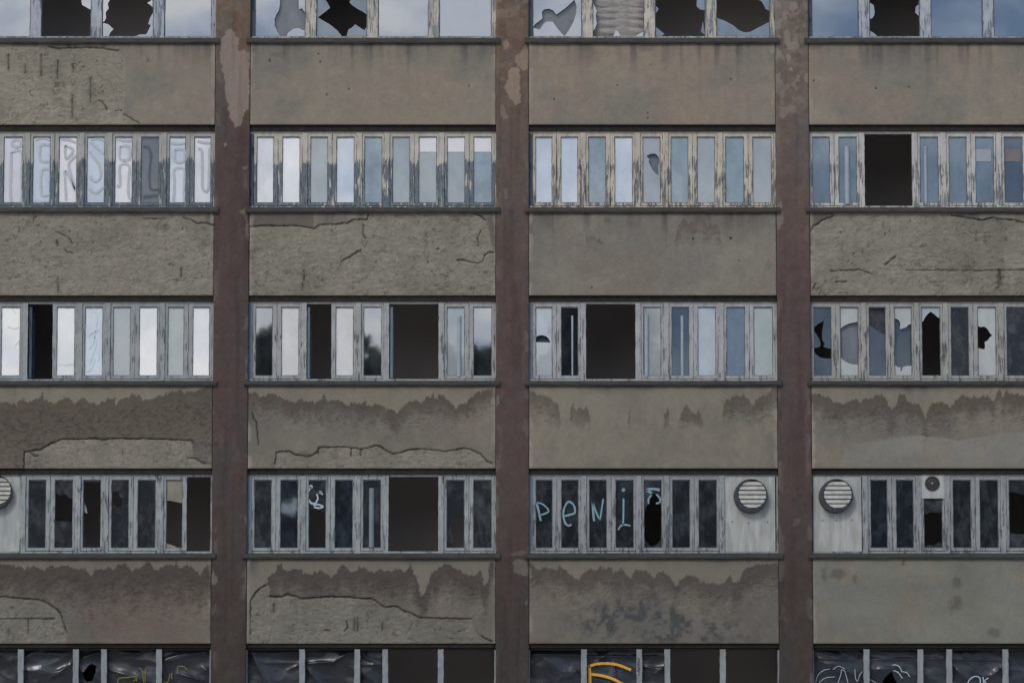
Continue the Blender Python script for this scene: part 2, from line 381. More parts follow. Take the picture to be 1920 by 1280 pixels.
FEAT[(3, 0)] = dict(damp=[(-80, 750), (0, 752), (12, 755), (30, 757), (40, 747), (52, 754), (64, 750), (70, 745), (76, 744), (79, 732), (82, 745), (86, 750), (100, 755), (115, 748), (128, 747), (142, 759), (153, 745), (165, 752), (183, 759), (200, 748), (215, 746), (219, 758), (225, 748), (240, 744), (250, 740), (262, 739), (267, 748), (280, 748), (295, 742), (307, 742), (310, 735), (314, 742), (322, 733), (330, 736), (336, 731), (345, 735), (360, 733), (378, 730), (385, 724), (410, 722)], dlen=120, dmul=.95,
   rough=[[(46, 890), (46, 848), (62, 844), (78, 842), (90, 834), (105, 827), (120, 823), (150, 823), (180, 822), (193, 824), (240, 822), (300, 823), (330, 824), (355, 825), (360, 832), (361, 852), (366, 858), (380, 866), (392, 870), (398, 890)]],
   crack=[[(46, 848), (62, 844), (78, 842), (90, 834), (105, 827), (120, 823), (150, 823), (180, 822), (193, 824), (205, 822), (240, 822), (300, 823), (330, 824), (355, 825), (363, 831)], [(46, 848), (45, 876)], [(352, 858), (364, 858), (372, 864), (386, 870)], [(58, 848), (66, 855), (71, 853)]],
   slot=[(230, 842, 854)], patch=[([(362, 828), (372, 830), (385, 845), (396, 870), (380, 866), (366, 858)], (98, 96, 92))], ovr=(97, 90, 85))
FEAT[(3, 1)] = dict(damp=[(455, 735), (466, 735), (480, 737), (490, 741), (505, 740), (520, 741), (532, 747), (545, 752), (555, 754), (560, 748), (565, 743), (570, 752), (580, 754), (600, 752), (605, 745), (609, 741), (614, 752), (626, 749), (640, 753), (648, 760), (655, 760), (660, 753), (672, 759), (684, 747), (688, 760), (700, 760), (712, 756), (722, 763), (735, 770), (745, 775), (752, 765), (765, 755), (778, 750), (790, 755), (800, 742), (808, 745), (812, 739), (820, 745), (826, 739), (835, 745), (845, 755), (855, 768), (862, 757), (875, 753), (885, 742), (895, 735), (910, 730), (932, 728)], dlen=30, dmul=1,
   rough=[[(512, 890), (516, 866), (518, 848), (530, 846), (542, 845), (555, 852), (575, 855), (585, 854), (593, 848), (598, 838), (620, 838), (650, 838), (676, 841), (695, 838), (706, 835), (716, 837), (724, 845), (735, 850), (748, 849), (765, 843), (785, 841), (805, 842), (820, 844), (835, 846), (855, 843), (870, 839), (885, 842), (900, 850), (912, 863), (922, 870), (925, 890)]],
   crack=[[(516, 868), (518, 848), (530, 846), (542, 845), (555, 852), (575, 855), (585, 854), (593, 848), (598, 838), (620, 838), (650, 838), (676, 841), (695, 838), (706, 835), (716, 837), (724, 845), (735, 850), (748, 849), (765, 843), (785, 841), (805, 842), (820, 844), (835, 846), (855, 843), (870, 839), (885, 842), (900, 850), (912, 863), (922, 869)], [(658, 840), (658, 855)], [(678, 841), (676, 854)], [(597, 845), (596, 852)], [(473, 775), (476, 785), (481, 790), (483, 815), (484, 832)]],
   smudge=[(570, 848, 14, 7)], side=(455, 482, 740, 815))
FEAT[(3, 2)] = dict(damp=[(985, 735), (995, 732), (1004, 738), (1012, 740), (1020, 738), (1030, 745), (1038, 750), (1046, 758), (1050, 775), (1054, 900), (1066, 900), (1070, 765), (1075, 755), (1080, 770), (1088, 760), (1094, 768), (1100, 762), (1106, 780), (1110, 900), (1172, 900), (1178, 790), (1181, 765), (1185, 900), (1240, 900), (1246, 775), (1252, 760), (1256, 800), (1262, 900), (1272, 790), (1280, 770), (1286, 755), (1290, 762), (1296, 770), (1304, 778), (1311, 768), (1318, 790), (1322, 900), (1350, 900), (1357, 760), (1362, 748), (1372, 746), (1380, 741), (1392, 742), (1402, 746), (1408, 755), (1413, 760), (1418, 750), (1430, 741), (1441, 739), (1448, 730), (1454, 724), (1465, 722)], dlen=34, dmul=.8, ymax=792, top=[(1135, 730, 30, 10), (1215, 730, 18, 8), (1335, 728, 20, 6)])
FEAT[(3, 3)] = dict(damp=[(1510, 736), (1522, 737), (1535, 739), (1545, 741), (1555, 748), (1568, 756), (1580, 758), (1588, 751), (1597, 748), (1608, 749), (1612, 756), (1618, 748), (1630, 747), (1638, 746), (1644, 740), (1652, 738), (1660, 747), (1667, 763), (1673, 768), (1679, 760), (1684, 742), (1688, 738), (1695, 741), (1702, 750), (1706, 755), (1715, 756), (1725, 763), (1732, 778), (1736, 784), (1742, 765), (1748, 755), (1760, 754), (1772, 758), (1780, 764), (1788, 755), (1795, 750), (1804, 741), (1815, 745), (1821, 748), (1826, 743), (1834, 748), (1842, 741), (1852, 743), (1862, 752), (1868, 740), (1874, 728), (1880, 740), (1888, 731), (1894, 740), (1925, 742), (2000, 745)], dlen=34, dmul=.95,
   patch=[([(1560, 900), (1572, 880), (1582, 862), (1588, 840), (1600, 834), (1640, 828), (1670, 822), (1720, 815), (1760, 820), (1800, 826), (1850, 818), (1890, 812), (2000, 810), (2000, 900)], (113, 112, 107))], top=[(1715, 730, 60, 9)])
FEAT[(4, 0)] = dict(damp=[(-80, 1058), (0, 1057), (20, 1057), (35, 1062), (48, 1066), (54, 1062), (62, 1060), (72, 1063), (80, 1070), (88, 1064), (97, 1060), (105, 1062), (115, 1059), (130, 1061), (142, 1065), (150, 1067), (160, 1065), (165, 1070), (171, 1078), (178, 1066), (190, 1065), (198, 1068), (205, 1063), (210, 1070), (220, 1060), (231, 1055), (240, 1061), (247, 1071), (255, 1066), (265, 1060), (278, 1053), (286, 1060), (294, 1069), (302, 1060), (315, 1060), (320, 1056), (326, 1061), (331, 1053), (336, 1065), (345, 1062), (352, 1056), (360, 1063), (370, 1072), (376, 1078), (382, 1066), (388, 1058), (410, 1056)], dlen=60, dmul=1,
   rough=[[(-80, 1230), (-80, 1118), (0, 1119), (40, 1121), (75, 1124), (88, 1129), (100, 1136), (112, 1147), (118, 1165), (124, 1185), (124, 1230)]],
   crack=[[(-80, 1118), (0, 1119), (10, 1118), (40, 1121), (75, 1124), (88, 1129), (100, 1138), (112, 1147)], [(113, 1148), (119, 1168), (124, 1185)], [(0, 1159), (102, 1159)]],
   slot=[(53, 1160, 1186), (17, 1178, 1190)], patch=[([(90, 1128), (105, 1128), (125, 1133), (136, 1143), (150, 1156), (160, 1172), (180, 1185), (195, 1230), (110, 1230), (112, 1150)], (90, 88, 83))], ovr=(92, 84, 79))
FEAT[(4, 1)] = dict(damp=[(455, 1230), (500, 1230), (502, 1082), (506, 1079), (511, 1076), (516, 1070), (521, 1060), (526, 1057), (530, 1062), (535, 1072), (543, 1071), (548, 1067), (556, 1066), (565, 1068), (569, 1075), (580, 1075), (584, 1079), (590, 1073), (600, 1070), (612, 1071), (620, 1079), (628, 1076), (634, 1067), (640, 1060), (646, 1056), (650, 1061), (657, 1071), (668, 1070), (672, 1063), (680, 1063), (690, 1068), (700, 1072), (715, 1067), (727, 1070), (740, 1067), (748, 1064), (756, 1071), (763, 1069), (768, 1055), (773, 1066), (780, 1080), (786, 1100), (790, 1118), (798, 1112), (803, 1090), (810, 1073), (818, 1068), (825, 1060), (838, 1055), (845, 1058), (850, 1064), (862, 1066), (870, 1073), (885, 1079), (894, 1074), (900, 1066), (904, 1078), (908, 1100), (914, 1090), (918, 1052), (926, 1052), (932, 1060)], dlen=48, dmul=1,
   rough=[[(465, 1230), (469, 1190), (470, 1125), (478, 1111), (490, 1101), (500, 1094), (506, 1100), (504, 1117), (530, 1118), (540, 1114), (556, 1117), (575, 1121), (610, 1118), (650, 1118), (680, 1122), (697, 1121), (710, 1130), (722, 1137), (745, 1136), (758, 1144), (772, 1149), (785, 1157), (820, 1158), (850, 1159), (884, 1159), (888, 1180), (905, 1193), (925, 1202), (930, 1230)]],
   crack=[[(469, 1190), (470, 1125), (478, 1111), (490, 1101), (498, 1096)], [(504, 1117), (530, 1118), (540, 1114), (556, 1117), (562, 1121), (575, 1121), (610, 1118), (650, 1118), (680, 1122), (697, 1121), (710, 1130), (722, 1137), (745, 1136), (758, 1144), (772, 1149), (785, 1157), (820, 1158), (850, 1159), (884, 1159)], [(860, 1183), (872, 1180)], [(608, 1180), (618, 1181)], [(902, 1192), (924, 1202)], [(650, 1165), (652, 1175), (646, 1182)]],
   slot=[(664, 1158, 1182), (671, 1155, 1184), (717, 1166, 1182), (514, 1130, 1148)], top=[(800, 1052, 50, 8), (475, 1065, 8, 22)])
FEAT[(4, 2)] = dict(damp=[(985, 1054), (995, 1056), (1003, 1062), (1008, 1068), (1018, 1065), (1028, 1063), (1040, 1069), (1046, 1066), (1050, 1058), (1055, 1066), (1065, 1073), (1075, 1080), (1085, 1088), (1090, 1078), (1098, 1068), (1108, 1067), (1118, 1068), (1124, 1063), (1135, 1064), (1145, 1062), (1150, 1072), (1158, 1072), (1164, 1067), (1170, 1068), (1176, 1078), (1182, 1083), (1190, 1070), (1200, 1068), (1212, 1071), (1222, 1078), (1228, 1080), (1233, 1073), (1243, 1072), (1252, 1079), (1262, 1087), (1268, 1100), (1274, 1090), (1282, 1081), (1290, 1079), (1306, 1080), (1314, 1088), (1325, 1092), (1350, 1094), (1362, 1088), (1368, 1077), (1374, 1090), (1384, 1088), (1392, 1074), (1400, 1064), (1412, 1060), (1422, 1056), (1440, 1058), (1452, 1055), (1465, 1052)], dlen=38, dmul=.85, soot=(1190, 1165), top=[(1090, 1052, 60, 6), (1350, 1053, 30, 7)])
FEAT[(4, 3)] = dict(patch=[([(1500, 1000), (1500, 1260), (2000, 1260), (2000, 1000)], (106, 107, 100))], smudge=[(1545, 1075, 7, 14), (1602, 1085, 5, 12), (1793, 1092, 9, 11), (1570, 1075, 14, 9), (1793, 1130, 12, 14), (1865, 1185, 14, 8)], slot=[(1695, 1050, 1060)], smooth=1)

def panel_fn(r, b):
    f = FEAT[(r, b)]; seed = r*31+b*7+5
    def fn(X, Z, px, py):
        top = ROWS[SPAN[r][0]][3]; bot = ROWS[SPAN[r][1]][0]
        n1 = fbm(X*.55, Z*.8, 4, seed); n2 = fbm(X*3, Z*3, 5, seed+50); n3 = fbm(X*9, Z*9, 4, seed+90); nf = fbm(X*26, Z*26, 3, seed+120)
        base = col(*(f.get('ovr') or RBASE[r])); c = np.ones(X.shape+(3,))*base
        c = mixa(c, np.array(A(*RLITE[r])), ss(.35, .7, n1*.6+n2*.4))
        cool = np.array(A(*[q*.96 for q in (104, 103, 99)])) if r <= 2 else np.array(A(*[q*.86 for q in (100, 101, 98)]))
        c = mixa(c, cool, ss(.45, .68, fbm(X*.9+5, Z*1.1, 4, seed+7))*(.6 if r < 3 else .35))
        warm = np.array(A(121, 110, 100)) if r == 1 else np.array(A(104, 95, 88))
        c = mixa(c, warm, ss(.48, .72, fbm(X*.6-3, Z*.9+8, 4, seed+17))*(.6 if r < 3 else .3))
        d = (n2-.5)*.008+(n3-.5)*.004
        c = c*(1+(n3-.5)[..., None]*.16+(nf-.5)[..., None]*.12)
        wx = px+(fbm(X*14, Z*14, 3, seed+3)-.5)*7; wy = py+(fbm(X*14+9, Z*14, 3, seed+4)-.5)*6
        # grime streaks running down from the sill
        stv = fbm(X*7, Z*.35, 3, seed+30); st2 = fbm(X*2.2, Z*.1, 2, seed+31)
        grime = ss(60, 0, py-top)*ss(.42, .7, stv*.5+st2*.5)*.38
        grime = grime+ss(.60, .82, stv)*.14*ss(150, 0, py-top)
        c = c*(1-grime[..., None]*np.array([.95, .9, .8]))
        c = c*(1-.25*(ss(5, 0, py-top-3)[..., None]))  # even darker band just below the sill
        # edge wear along the pillars and the lower arris
        for (P, cc) in f.get('patch', []):
            m = ss(3, -3, sdf(wx, wy, P)); pn = fbm(X*1.3, Z*2.6, 5, seed+40); pc = np.array(A(*cc))*(.78+.42*pn)[..., None]; pc = mixa(pc, pc*np.array([.97, .98, 1.0]), ss(.45, .6, fbm(X*.9, Z*1.4, 4, seed+41))); pc = mixa(pc, pc*np.array([1.04, .97, .93]), ss(.5, .65, fbm(X*1.9, Z*1.6, 4, seed+42)))
            c = mixa(c, pc, m*.85); d = d*(1-m*.7)+m*.004
        if 'damp' in f:
            P = f['damp']; xs = [p[0] for p in P]; ys = [p[1] for p in P]
            wx2 = px+(fbm(X*20, Z*20, 3, seed+63)-.5)*5
            e = np.interp(wx2, xs, ys)+(fbm(X*16, Z*6, 4, seed+60)-.5)*9+(fbm(X*34, Z*14, 3, seed+61, .7)-.5)*11
            below = wy*.3+py*.7-e
            # upper pale strip
            m0 = ss(2, -2, below)*ss(top-2, top+10, py)*(ss(top+80, top+20, py) if 'ymax' in f else 1)*(r > 2); c = mixa(c, np.array(A(*RLITE[r]))*1.10, m0*.6)
            fade = ss(f['dlen']*1.5, f['dlen']*.25, below+(fbm(X*5, Z*5, 4, seed+62)-.5)*40)
            if 'ymax' in f: fade = fade*ss(f['ymax']+22, f['ymax']-12, py+(n3-.5)*30)
            m = ss(-.7, 1.6, below)*fade*f['dmul']
            c = mixa(c, np.array(A(*RDAMP[r]))*(1+(n3-.5)*.25)[..., None], m*.92)
            rim = np.exp(-((below-2.5)/2.5)**2)*fade*f['dmul']; c = c*(1-.10*rim[..., None])
            # sandy texture where the stain fades out
            g = ss(0, 30, below)*ss(f['dlen']*2.6, f['dlen']*.8, below)*(ss(f['ymax']+22, f['ymax']-12, py) if 'ymax' in f else 1); gr = fbm(X*18, Z*34, 3, seed+66)
            c = c*(1-(g*ss(.50, .68, gr)*.26)[..., None]); d = d+g*(gr-.5)*.016
        if 'side' in f:
            x0, x1, y0, y1 = f['side']; m = ss(x1, x0+8, wx)*ss(y0-4, y0+4, wy)*ss(y1, y1-35, wy); c = mixa(c, np.array(A(*RDAMP[r])), m*.8)
        for P in f.get('brown', []):
            m = ss(2, -2, sdf(wx, wy, P)); c = mixa(c, np.array(A(88, 80, 77)), m*.8)
        if 'rough' in f:
            m = np.zeros(X.shape)
            for P in f['rough']: m = np.maximum(m, ss(1.2, -1.2, sdf(px+(wx-px)*.35, py+(wy-py)*.35, P)))
            rr = fbm(X*5, Z*7, 5, seed+70, .6); r2 = fbm(X*13, Z*17, 4, seed+71, .6)
            rid = 1-np.abs(fbm(X*4+3, Z*6, 4, seed+72)*2-1); rid = ss(.90, 1.0, rid)
            r3 = fbm(X*32, Z*40, 3, seed+73, .7); rc = np.array(A(*RROUGH[r]))*(.86+.28*rr+.30*(r2-.5)+.34*(r3-.5))[..., None]
            tone = fbm(X*.8, Z*1.3, 4, seed+75); rc = rc*(1-ss(.45, .75, tone)*.16)[..., None]
            grn = ss(.5, .72, fbm(X*2.6, Z*1.4, 4, seed+76)); rc = mixa(rc, np.array(A(*[q*.84 for q in RROUGH[r]])) * np.array([.96, 1.0, .97]), grn*.4)
            rc = rc*(1-rid*.08*ss(.5, .7, fbm(X*1.7, Z*1.7, 3, seed+77)))[..., None]
            pit = ss(.74, .82, fbm(X*10, Z*10, 3, seed+78)); rc = rc*(1-pit*.25)[..., None]
            wq = fbm(X*2.2, Z*2.2, 4, seed+110); w1 = np.abs(fbm(X*1.9+wq*1.5, Z*2.3, 5, seed+111, .6)-.5); w2 = np.abs(fbm(X*3.7-wq, Z*3.1+4, 5, seed+112, .6)-.5)
            web = np.maximum(ss(.012, .003, w1)*ss(.40, .60, wq), ss(.012, .003, w2)*ss(.60, .42, wq)*.8); rc = rc*(1-web*.34)[..., None]
            rip = fbm(X*8, Z*30, 3, seed+113); rc = rc*(.93+.14*rip)[..., None]
            # trowel and shuttering board lines
            c = mixa(c, rc, m)
            d = d*(1-m)+m*(-.016+(rr-.5)*.013+(r2-.5)*.011+(rip-.5)*.014+(r3-.5)*.006-web*.012-pit*.008)
        for P in f.get('crack', []):
            dd = pdist(px+(wx-px)*.5, py+(wy-py)*.5, P); wv = .48+1.05*vn(X*9, Z*9, seed+80)*vn(X*2, Z*2, seed+81)**.5
            m = ss(wv*1.9+.3, wv*.4, dd); c = c*(1-m*.74)[..., None]; d = d-m*.02
        for (x, a, e) in f.get('slot', []):
            m = ss(1.8, .6, np.abs(px-x+(wx-px)*.25))*ss(a-1, a+1, py)*ss(e+1, e-1, py); m = m*(.35+.8*vn(X*8, Z*9, seed+88)); c = c*(1-m*.62)[..., None]; d = d-m*.02
            hl = ss(8, 2, np.abs(wx-x))*ss(a-6, a+4, wy)*ss(e+6, e-4, wy); c = c*(1-hl*.16)[..., None]
        for (x, y) in f.get('holes', []):
            m = ss(2.4, 1.0, np.hypot(wx-x, (wy-y)*.8)); c = c*(1-m*.6)[..., None]; d = d-m*.015
        for (x, y, a, e) in f.get('smudge', []):
            m = ss(1.5, .4, np.hypot((wx-x)/a, (wy-y)/e)+(fbm(X*9, Z*9, 3, seed+99)-.5)*1.6); c = mixa(c, np.array(A(*RDAMP[r]))*1.05, m*.55)
        for (x, y, a, e) in f.get('top', []):
            m = np.exp(-((px-x)/a)**2*.8)*ss(e*2.2, 0, py-top)*(.4+stv); c = mixa(c, np.array(A(62, 64, 70)), np.clip(m, 0, 1)*.8)
        if 'soot' in f:
            so = fbm(X*7, Z*7, 5, seed+85, .65); en = np.exp(-((px-1190)/85)**2)*np.exp(-((py-1150)/30)**2)+.8*np.exp(-((px-1240)/150)**2*1.2)*np.exp(-((py-1172)/20)**2)+.5*np.exp(-((px-1290)/120)**2)*np.exp(-((py-1195)/20)**2)
            m = np.clip(en*1.0, 0, 1)*(.45*ss(.3, .6, so)+.75*ss(.50, .68, so)); c = mixa(c, np.array(A(50, 51, 54)), np.clip(m*1.15, 0, .92))
            c = mixa(c, np.array(A(78, 82, 84)), np.clip(en*.35, 0, .4))
        # specks
        sp = vn(X*42, Z*42, seed+95); c = c*(1-ss(.93, .99, sp)*.35*ss(.35, .6, n2))[..., None]
        sp2 = vn(X*30+7, Z*30, seed+96); c = mixa(c, np.array(A(150, 148, 140)), ss(.985, .999, sp2)*.6)
        # worn edges beside the pillars
        xl, xr = BX[b]; ed = np.minimum(X-xl, xr-X); em = ss(.10, .02, ed+(n3-.5)*.12)*ss(.45, .6, fbm(X*4, Z*3, 3, seed+97))
        c = mixa(c, np.array(A(140, 135, 126))*(1 if r < 4 else .8), em*.45); c = c*np.array([1.0, .985, .95])
        return c, d
    return fn
PANEL_LABEL = {(1, 0): 'pale spandrel with bare rough plaster and rebar slots on its left half', (1, 1): 'smooth buff spandrel with a few dark pits', (2, 1): 'rough spandrel with a brown strip of render left above a long crack',
 (3, 0): 'spandrel with a jagged damp line and a fallen strip of render above the windows', (3, 1): 'spandrel with a damp line above a long crack of fallen render', (4, 1): 'spandrel with dark render broken away along a stepped crack',
 (4, 2): 'spandrel with a jagged damp line and a black sooty mould patch', (4, 3): 'smooth greenish repainted spandrel'}
for (r, b) in FEAT:
    za = ROWZ[SPAN[r][0]][3]; zb = ROWZ[SPAN[r][1]][0]
    relief('spandrel_panel', BX[b][0]+.008, BX[b][1]-.008, zb, za+.06, panel_fn(r, b), B, label=PANEL_LABEL.get((r, b)))

# pillars
PF = {
 1: [([(413, 75), (420, 68), (424, 58), (434, 56), (442, 62), (447, 85), (446, 95), (467, 96), (467, 205), (456, 212), (455, 232), (447, 240), (440, 240), (433, 225), (428, 205), (424, 180), (420, 160), (421, 145), (416, 130), (412, 110), (415, 95)], (120, 108, 100), .9),
     ([(419, 269), (423, 267), (427, 271), (422, 274)], (120, 112, 110), .8), ([(454, 315), (462, 312), (464, 318), (456, 320)], (110, 102, 98), .7), ([(448, 398), (456, 393), (462, 385), (463, 400), (456, 402)], (108, 100, 84), .8), ([(463, 400), (467, 440), (463, 445), (461, 425), (459, 405)], (100, 96, 90), .7),
     ([(396, 1066), (402, 1075), (409, 1083), (406, 1092), (397, 1096)], (95, 89, 85), .9)],
 2: [([(942, 78), (950, 75), (957, 85), (950, 92), (944, 90)], (122, 108, 94), .8), ([(965, 105), (975, 98), (985, 85), (991, 100), (988, 130), (980, 135), (975, 128), (966, 118)], (122, 108, 94), .8), ([(951, 135), (958, 128), (970, 126), (976, 140), (974, 160), (977, 192), (966, 196), (953, 182), (947, 165), (953, 150)], (124, 110, 98), .9),
     ([(938, 195), (948, 205), (952, 218), (944, 222), (936, 208)], (118, 104, 92), .6), ([(944, 360), (949, 352), (952, 372), (947, 375)], (112, 100, 92), .5), ([(930, 740), (938, 745), (937, 757), (930, 765)], (98, 92, 86), .8), ([(962, 1052), (972, 1048), (986, 1050), (990, 1078), (975, 1078), (962, 1070)], (92, 86, 82), .9), ([(955, 1040), (985, 1030), (990, 1036), (965, 1042)], (96, 88, 84), .5), ([(985, 1125), (989, 1122), (990, 1130), (986, 1132)], (98, 92, 88), .7)],
 3: [([(1470, 60), (1478, 56), (1484, 75), (1478, 88), (1470, 80)], (116, 108, 100), .8), ([(1472, 105), (1479, 100), (1482, 112), (1475, 116)], (122, 114, 106), .8), ([(1478, 128), (1483, 126), (1484, 134), (1479, 134)], (122, 114, 106), .8), ([(1454, 90), (1460, 88), (1457, 110), (1454, 108)], (116, 108, 98), .7), ([(1458, 200), (1475, 200), (1490, 196), (1495, 208), (1478, 210), (1468, 222), (1460, 214)], (112, 102, 95), .8), ([(1462, 170), (1468, 168), (1470, 195), (1463, 198)], (110, 100, 92), .7),
     ([(1460, 375), (1466, 385), (1468, 400), (1465, 425), (1458, 430), (1456, 385)], (108, 102, 96), .75), ([(1490, 970), (1502, 968), (1500, 982), (1486, 984)], (92, 84, 80), .5)],
}
def pillar_fn(k):
    seed = 400+k*13
    def fn(X, Z, px, py):
        n1 = fbm(X*1.3, Z*.5, 4, seed); n2 = fbm(X*5, Z*5, 5, seed+1, .6); n3 = fbm(X*15, Z*15, 4, seed+2)
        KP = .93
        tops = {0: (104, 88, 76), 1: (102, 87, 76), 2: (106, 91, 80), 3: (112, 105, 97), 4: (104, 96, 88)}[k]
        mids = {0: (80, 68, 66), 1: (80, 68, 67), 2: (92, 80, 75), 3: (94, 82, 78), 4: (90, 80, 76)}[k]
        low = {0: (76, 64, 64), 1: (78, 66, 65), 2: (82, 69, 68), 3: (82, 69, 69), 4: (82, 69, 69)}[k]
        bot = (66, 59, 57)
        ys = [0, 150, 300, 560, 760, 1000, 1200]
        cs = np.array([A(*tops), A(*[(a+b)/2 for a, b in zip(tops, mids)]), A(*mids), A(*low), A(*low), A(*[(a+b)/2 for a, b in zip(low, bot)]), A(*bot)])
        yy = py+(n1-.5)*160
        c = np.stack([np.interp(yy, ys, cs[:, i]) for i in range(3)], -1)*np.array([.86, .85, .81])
        c = c*(1+(n2-.5)*.34+(n3-.5)*.26)[..., None]
        gr = ss(.5, .7, fbm(X*2, Z*1.2, 4, seed+5)); c = mixa(c, c.mean(-1, keepdims=True)*np.array([1.0, .97, .95]), gr*.5)
        mot = ss(.56, .60, fbm(X*4, Z*4, 4, seed+7))*ss(260, 60, py)*(1 if k in (2, 3) else .5)
        c = mixa(c, np.array(A(118, 106, 96)), mot*.42)
        mot = ss(.57, .60, fbm(X*5+4, Z*5, 4, seed+8))*ss(260, 40, py)*(1 if k in (2, 3) else .4)
        c = mixa(c, np.array(A(80, 64, 58)), mot*.5)
        if k == 3:
            mot = ss(.50, .56, fbm(X*3.2+2, Z*2.4, 5, seed+18))*ss(300, 160, py); c = mixa(c, np.array(A(82, 74, 70)), mot*.45); mot = ss(.58, .62, fbm(X*6, Z*5, 4, seed+19))*ss(240, 120, py); c = mixa(c, np.array(A(128, 121, 113)), mot*.5)
        wx = px+(fbm(X*12, Z*12, 3, seed+3)-.5)*9; wy = py+(fbm(X*12+9, Z*12, 3, seed+4)-.5)*9
        d = (n2-.5)*.006
        for (P, cc, a) in PF.get(k, []):
            m = ss(.9, -.9, sdf(wx, wy, P)); c = mixa(c, np.array(A(*cc))*(1+(n3-.5)*.08)[..., None], m*a); d = d-m*.006
        wn = ss(.60, .64, fbm(X*6, Z*3, 4, seed+12))*ss(.16, .03, np.minimum(X-PX[k][0], PX[k][1]-X)); c = mixa(c, np.array(A(100, 94, 88)), wn*.4)
        stn = ss(.5, .75, fbm(X*8, Z*.5, 3, seed+14)); c = c*(1-stn*.14)[..., None]
        if k == 1:
            m = ss(.45, .65, fbm(X*6, Z*2.4, 4, seed+16))*np.exp(-((py-830)/50)**2); c = c*(1+m*.22)[..., None]
        return c, d
    return fn
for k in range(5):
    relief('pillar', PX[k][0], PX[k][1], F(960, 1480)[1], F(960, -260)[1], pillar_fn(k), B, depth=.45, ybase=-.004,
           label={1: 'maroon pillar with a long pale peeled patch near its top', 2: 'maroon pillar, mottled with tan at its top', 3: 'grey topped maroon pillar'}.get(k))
# joint backing, lintel faces, slabs and rooms
XA, XB = PX[0][0], PX[4][1]
YR = 3.0
for r in (1, 2, 3, 4):
    a, b = SPAN[r]
    q = MB().hbox(XA, XB, .25, .40, ROWZ[b][0]+.02, ROWZ[a][3]-.01).hbox(XA, XB, .41, YR, ROWZ[b][0]+.25, ROWZ[b][0]+.5)
    q.build('floor_slab', ROOM, B)
q = MB().box(XA, XB, YR, YR+.3, GROUND, F(0, -260)[1])
q.build('rear_wall', ROOM, B)
q = MB()
for (a, b) in PX: q.box(a+.1, b-.1, .46, YR-.01, GROUND+.05, F(0, -250)[1])
q.build('partition_wall', ROOM, B)
zt = F(960, -92)[1]; ztop = F(960, -430)[1]; zb = F(960, 1371)[1]
MB().hbox(XA, XB, .01, YR+.3, zt, F(960, -250)[1]).build('parapet_wall', plain('parapet_render', A(110, 104, 98)), B)
MB().hbox(XA, XB, .01, .40, GROUND, zb).build('plinth_wall', plain('plinth_render', A(84, 80, 76)), B)

# ------------------------------------------------------------ windows
YF, YS, YG, YI = .085, .10, .128, .20     # frame front, sash front, glass, inner glass
FRB = []
for b_, pp_ in enumerate(([51, 153, 205, 307], [571.5, 673.5, 725.5, 828], [1093, 1195.5, 1247.5, 1350], [1616, 1715.5, 1769, 1873])):
    FRB.append([(F(p_, 315, .085)[0]-BX[b_][0])/(BX[b_][1]-BX[b_][0]) for p_ in pp_])
JL = [.05, .075, .075, .012]
def flat(name, P, holes, y, m, parent, clip=None, th=.004, label=None):
    """glass sheet: outline P minus holes, in facade metres; thin but solid"""
    pts = []; edges = []
    def add(poly):
        b = len(pts); pts.extend([Vector(p) for p in poly]); n = len(poly)
        edges.extend([(b+i, b+(i+1) % n) for i in range(n)])
    add(P)
    for h in holes: add(h)
    vs, es, fs, *_ = delaunay_2d_cdt(pts, edges, [], 0, 1e-5)
    keep = []
    for f in fs:
        cx = sum(vs[i][0] for i in f)/len(f); cz = sum(vs[i][1] for i in f)/len(f)
        a = np.array([cx]); b = np.array([cz])
        if not inpoly(a, b, P)[0]: continue
        if clip is not None and not (clip[0] < cx < clip[1] and clip[2] < cz < clip[3]): continue
        if any(inpoly(a, b, h)[0] for h in holes): continue
        keep.append(tuple(f))
    if not keep: return None
    par = {}
    def fd(a):
        while par.setdefault(a, a) != a: a = par[a]
        return a
    for f in keep:
        for i in f[1:]: par[fd(i)] = fd(f[0])
    comps = {}
    for f in keep: comps.setdefault(fd(f[0]), []).append(f)
    cl = sorted(comps.values(), key=len, reverse=True); first = None
    for n_, cf in enumerate(cl):
        o = _sheet(name if n_ == 0 else 'shard', vs, cf, y, m, parent, th, label); first = first or o
    return first
def _sheet(name, vs, keep, y, m, parent, th, label):
    used = sorted({i for f in keep for i in f}); ix = {u: k for k, u in enumerate(used)}; n = len(used)
    V = [(vs[u][0], y, vs[u][1]) for u in used]+[(vs[u][0], y+th, vs[u][1]) for u in used]
    FF = []
    cnt = {}
    for f in keep:
        g = [ix[i] for i in f]
        FF.append(tuple(g)); FF.append(tuple(n+i for i in reversed(g)))
        for i in range(len(g)):
            e = (g[i], g[(i+1) % len(g)]); cnt[e] = 1
    for (a, b) in list(cnt):
        if (b, a) not in cnt: FF.append((a, n+a, n+b, b))
    return obj(name, V, FF, m, parent, label=label)
